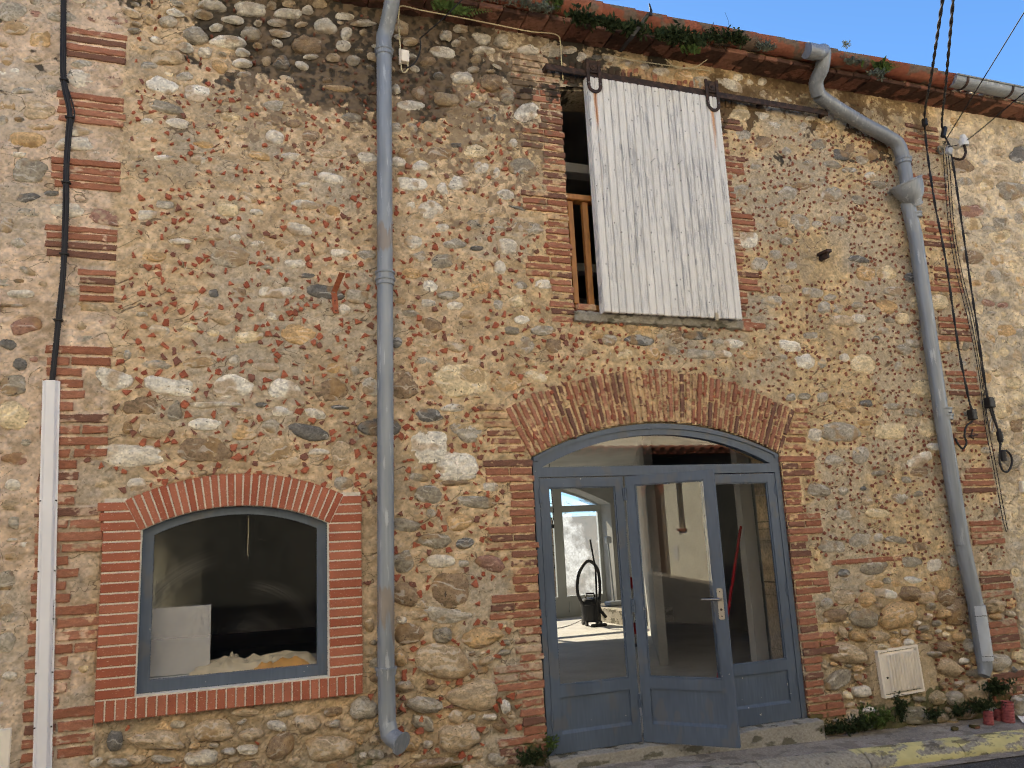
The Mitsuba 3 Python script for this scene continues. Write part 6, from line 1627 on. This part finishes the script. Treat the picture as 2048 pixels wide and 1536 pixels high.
def weed(label, px, py, Y, spread, height, n, size, mat, seed, name='weed', ferny=False, cat='plant', hang=False):
    k = thing(name, label, cat, GROUPS[name]); r = np.random.default_rng(seed); base = P(px, py, Y); m = MB(); n = int(n * (1.9 if name == 'eave_plant' else 1.6)); size *= 1.25 if name == 'eave_plant' else 1.1; spread *= 1.8 if name == 'eave_plant' else 1.15; ns = max(5, n // 14)
    for i in range(ns):
        d = np.array([r.normal(0, spread * .55), -abs(r.normal(0, .04)) - .01, height * r.uniform(.35, 1.0) * (.62 if hang else 1)])
        if hang: d[2] *= r.choice([-.7, .6, 1])
        root = base + [r.normal(0, spread * .45), r.normal(0, .012), 0]
        tp = root + d; mid = (root + tp) / 2 + [0, -.01, height * .12]
        st = sm([root, mid, tp], 5)
        m.tube(st, np.linspace(.0026, .0012, len(st)), 4, cap=False)
        q = n // ns; t = r.uniform(.25, 1, q); c = np.stack([np.interp(t, np.linspace(0, 1, len(st)), st[:, j]) for j in range(3)], 1)
        if ferny:
            ax = (tp - root) / np.linalg.norm(tp - root); sd_ = np.cross(ax, [0, 1, 0]); sd_ /= np.linalg.norm(sd_) + 1e-9
            for tt in np.linspace(.2, 1, q // 2 + 2):
                c0 = root + (tp - root) * tt + [0, -.008, height * .12 * 4 * tt * (1 - tt)]
                for s in (-1, 1):
                    a = sd_ * s + ax * .45; L = size * 2.2 * (1.15 - tt * .8)
                    w_ = np.cross(a, [.2, 1, .1]); w_ = w_ / np.linalg.norm(w_) * L * .22
                    m.add(np.array([c0, c0 + a * L * .5 + w_, c0 + a * L + [0, -.004, -.006], c0 + a * L * .5 - w_]), np.array([[0, 1, 2, 3]]))
        else: leaves(m, c + r.normal(0, size * .5, c.shape), size * (1.35 if hang else 1), r, .5)
    m.build(k, mat)


W_ = [("leafy green weed at the left foot of the doorway frame", 1103, 1500, -.03, .035, .13, 60, .017, 'fresh_leaf'),
      ("dark weed clump on the pavement left of the door step", 1062, 1530, -.05, .10, .12, 160, .016, 'dark_leaf'),
      ("dark creeping weed right of the door step", 1668, 1468, -.05, .13, .12, 220, .016, 'dark_leaf'),
      ("bushy weed in front of the pale boulder right of the doorway", 1705, 1466, -.06, .12, .14, 260, .017, 'dark_leaf'),
      ("tall lone weed stem against the boulder right of the doorway", 1722, 1440, -.05, .03, .20, 30, .016, 'fresh_leaf'),
      ("fresh green weed clump left of the render strip under the meter cover", 1758, 1455, -.06, .10, .17, 240, .018, 'fresh_leaf'),
      ("creeping weed on the right of the render strip under the meter cover", 1800, 1445, -.06, .05, .26, 200, .016, 'dark_leaf'),
      ("small weed tuft at the foot of the wall right of the meter cover", 1862, 1440, -.06, .06, .12, 120, .015, 'dark_leaf'),
      ("moss-like weed under the cranked downpipe", 1915, 1432, -.07, .07, .12, 140, .014, 'dark_leaf'),
      ("dense weed mat left of the red duct ends", 1955, 1425, -.10, .14, .12, 300, .016, 'dark_leaf'),
      ("tall dark weed above the red duct ends at the right corner", 1990, 1392, -.05, .11, .17, 260, .018, 'dark_leaf')]
for i, w in enumerate(W_): weed(*w, seed=60 + i)
E_ = [("fern tuft on the eave beside the black drop wire", 900, 28, -.2, .09, .10, 140, .016, 'fresh_leaf', False),
      ("grey stonecrop cushion at the left end of the clay gutter", 975, 2, -.26, .08, .05, 160, .010, 'grey_leaf', False),
      ("grey stonecrop cushion second from the left on the eave", 1060, 18, -.27, .11, .06, 260, .010, 'grey_leaf', False),
      ("round grey stonecrop cushion left of the leafy eave weeds", 1085, 25, -.27, .05, .05, 120, .010, 'grey_leaf', False),
      ("upright light weed on the eave left of the iron strut", 1115, 22, -.27, .06, .11, 70, .017, 'fresh_leaf', False),
      ("leafy dark weed on the eave above the left shutter hanger", 1158, 42, -.27, .07, .07, 120, .018, 'dark_leaf', True),
      ("dense dark weed hanging from the eave left of the iron strut", 1218, 55, -.28, .10, .08, 200, .018, 'dark_leaf', True),
      ("dark hanging weed at the iron strut", 1270, 66, -.28, .06, .09, 130, .018, 'dark_leaf', True),
      ("dark weed right of the iron strut", 1322, 78, -.28, .07, .08, 150, .018, 'dark_leaf', True),
      ("thick dark weed bush on the eave above the shutter's right half", 1374, 86, -.28, .08, .12, 240, .019, 'dark_leaf', True),
      ("bright fern hanging below the dark weed bush", 1378, 104, -.22, .05, .07, 60, .018, 'fresh_leaf', True),
      ("leafy weed on the eave left of the spiky rosette", 1425, 86, -.28, .06, .10, 120, .018, 'dark_leaf', False),
      ("spiky dark rosette on the eave above the right shutter hanger", 1470, 90, -.28, .06, .10, 140, .020, 'dark_leaf', False),
      ("grey cushion on the eave left of the cranked downpipe", 1528, 102, -.27, .06, .06, 160, .011, 'grey_leaf', False),
      ("fresh green sprig behind the gutter right of the pipe elbow", 1690, 96, -.30, .04, .05, 36, .012, 'grey_leaf', False),
      ("grey cushion on the eave right of the cranked downpipe", 1700, 130, -.27, .07, .05, 160, .011, 'grey_leaf', False),
      ("green fern clump on the eave right of the cranked downpipe", 1757, 140, -.29, .07, .11, 200, .018, 'fresh_leaf', True),
      ("grey cushion below the green fern clump", 1750, 152, -.27, .05, .06, 110, .011, 'grey_leaf', True)]
for i, (l, px, py, Y_, sp_, h_, n_, s_, mt_, hg) in enumerate(E_): weed(l, px, py, (-.385 if hg else -.30 if i == 0 else -.345), sp_, h_, n_, s_, mt_, 90 + i, name='eave_plant', ferny=(i in (0, 10, 16)), hang=hg)
k = thing('grass_blade', 'single dry grass blade standing on the roof edge against the sky', 'grass blade')
MB().tube(sm([P(1459, 56, -.3), P(1456, 40, -.3), P(1450, 25, -.3)], 5), .0015, 5).build(k, 'dark_leaf', True)
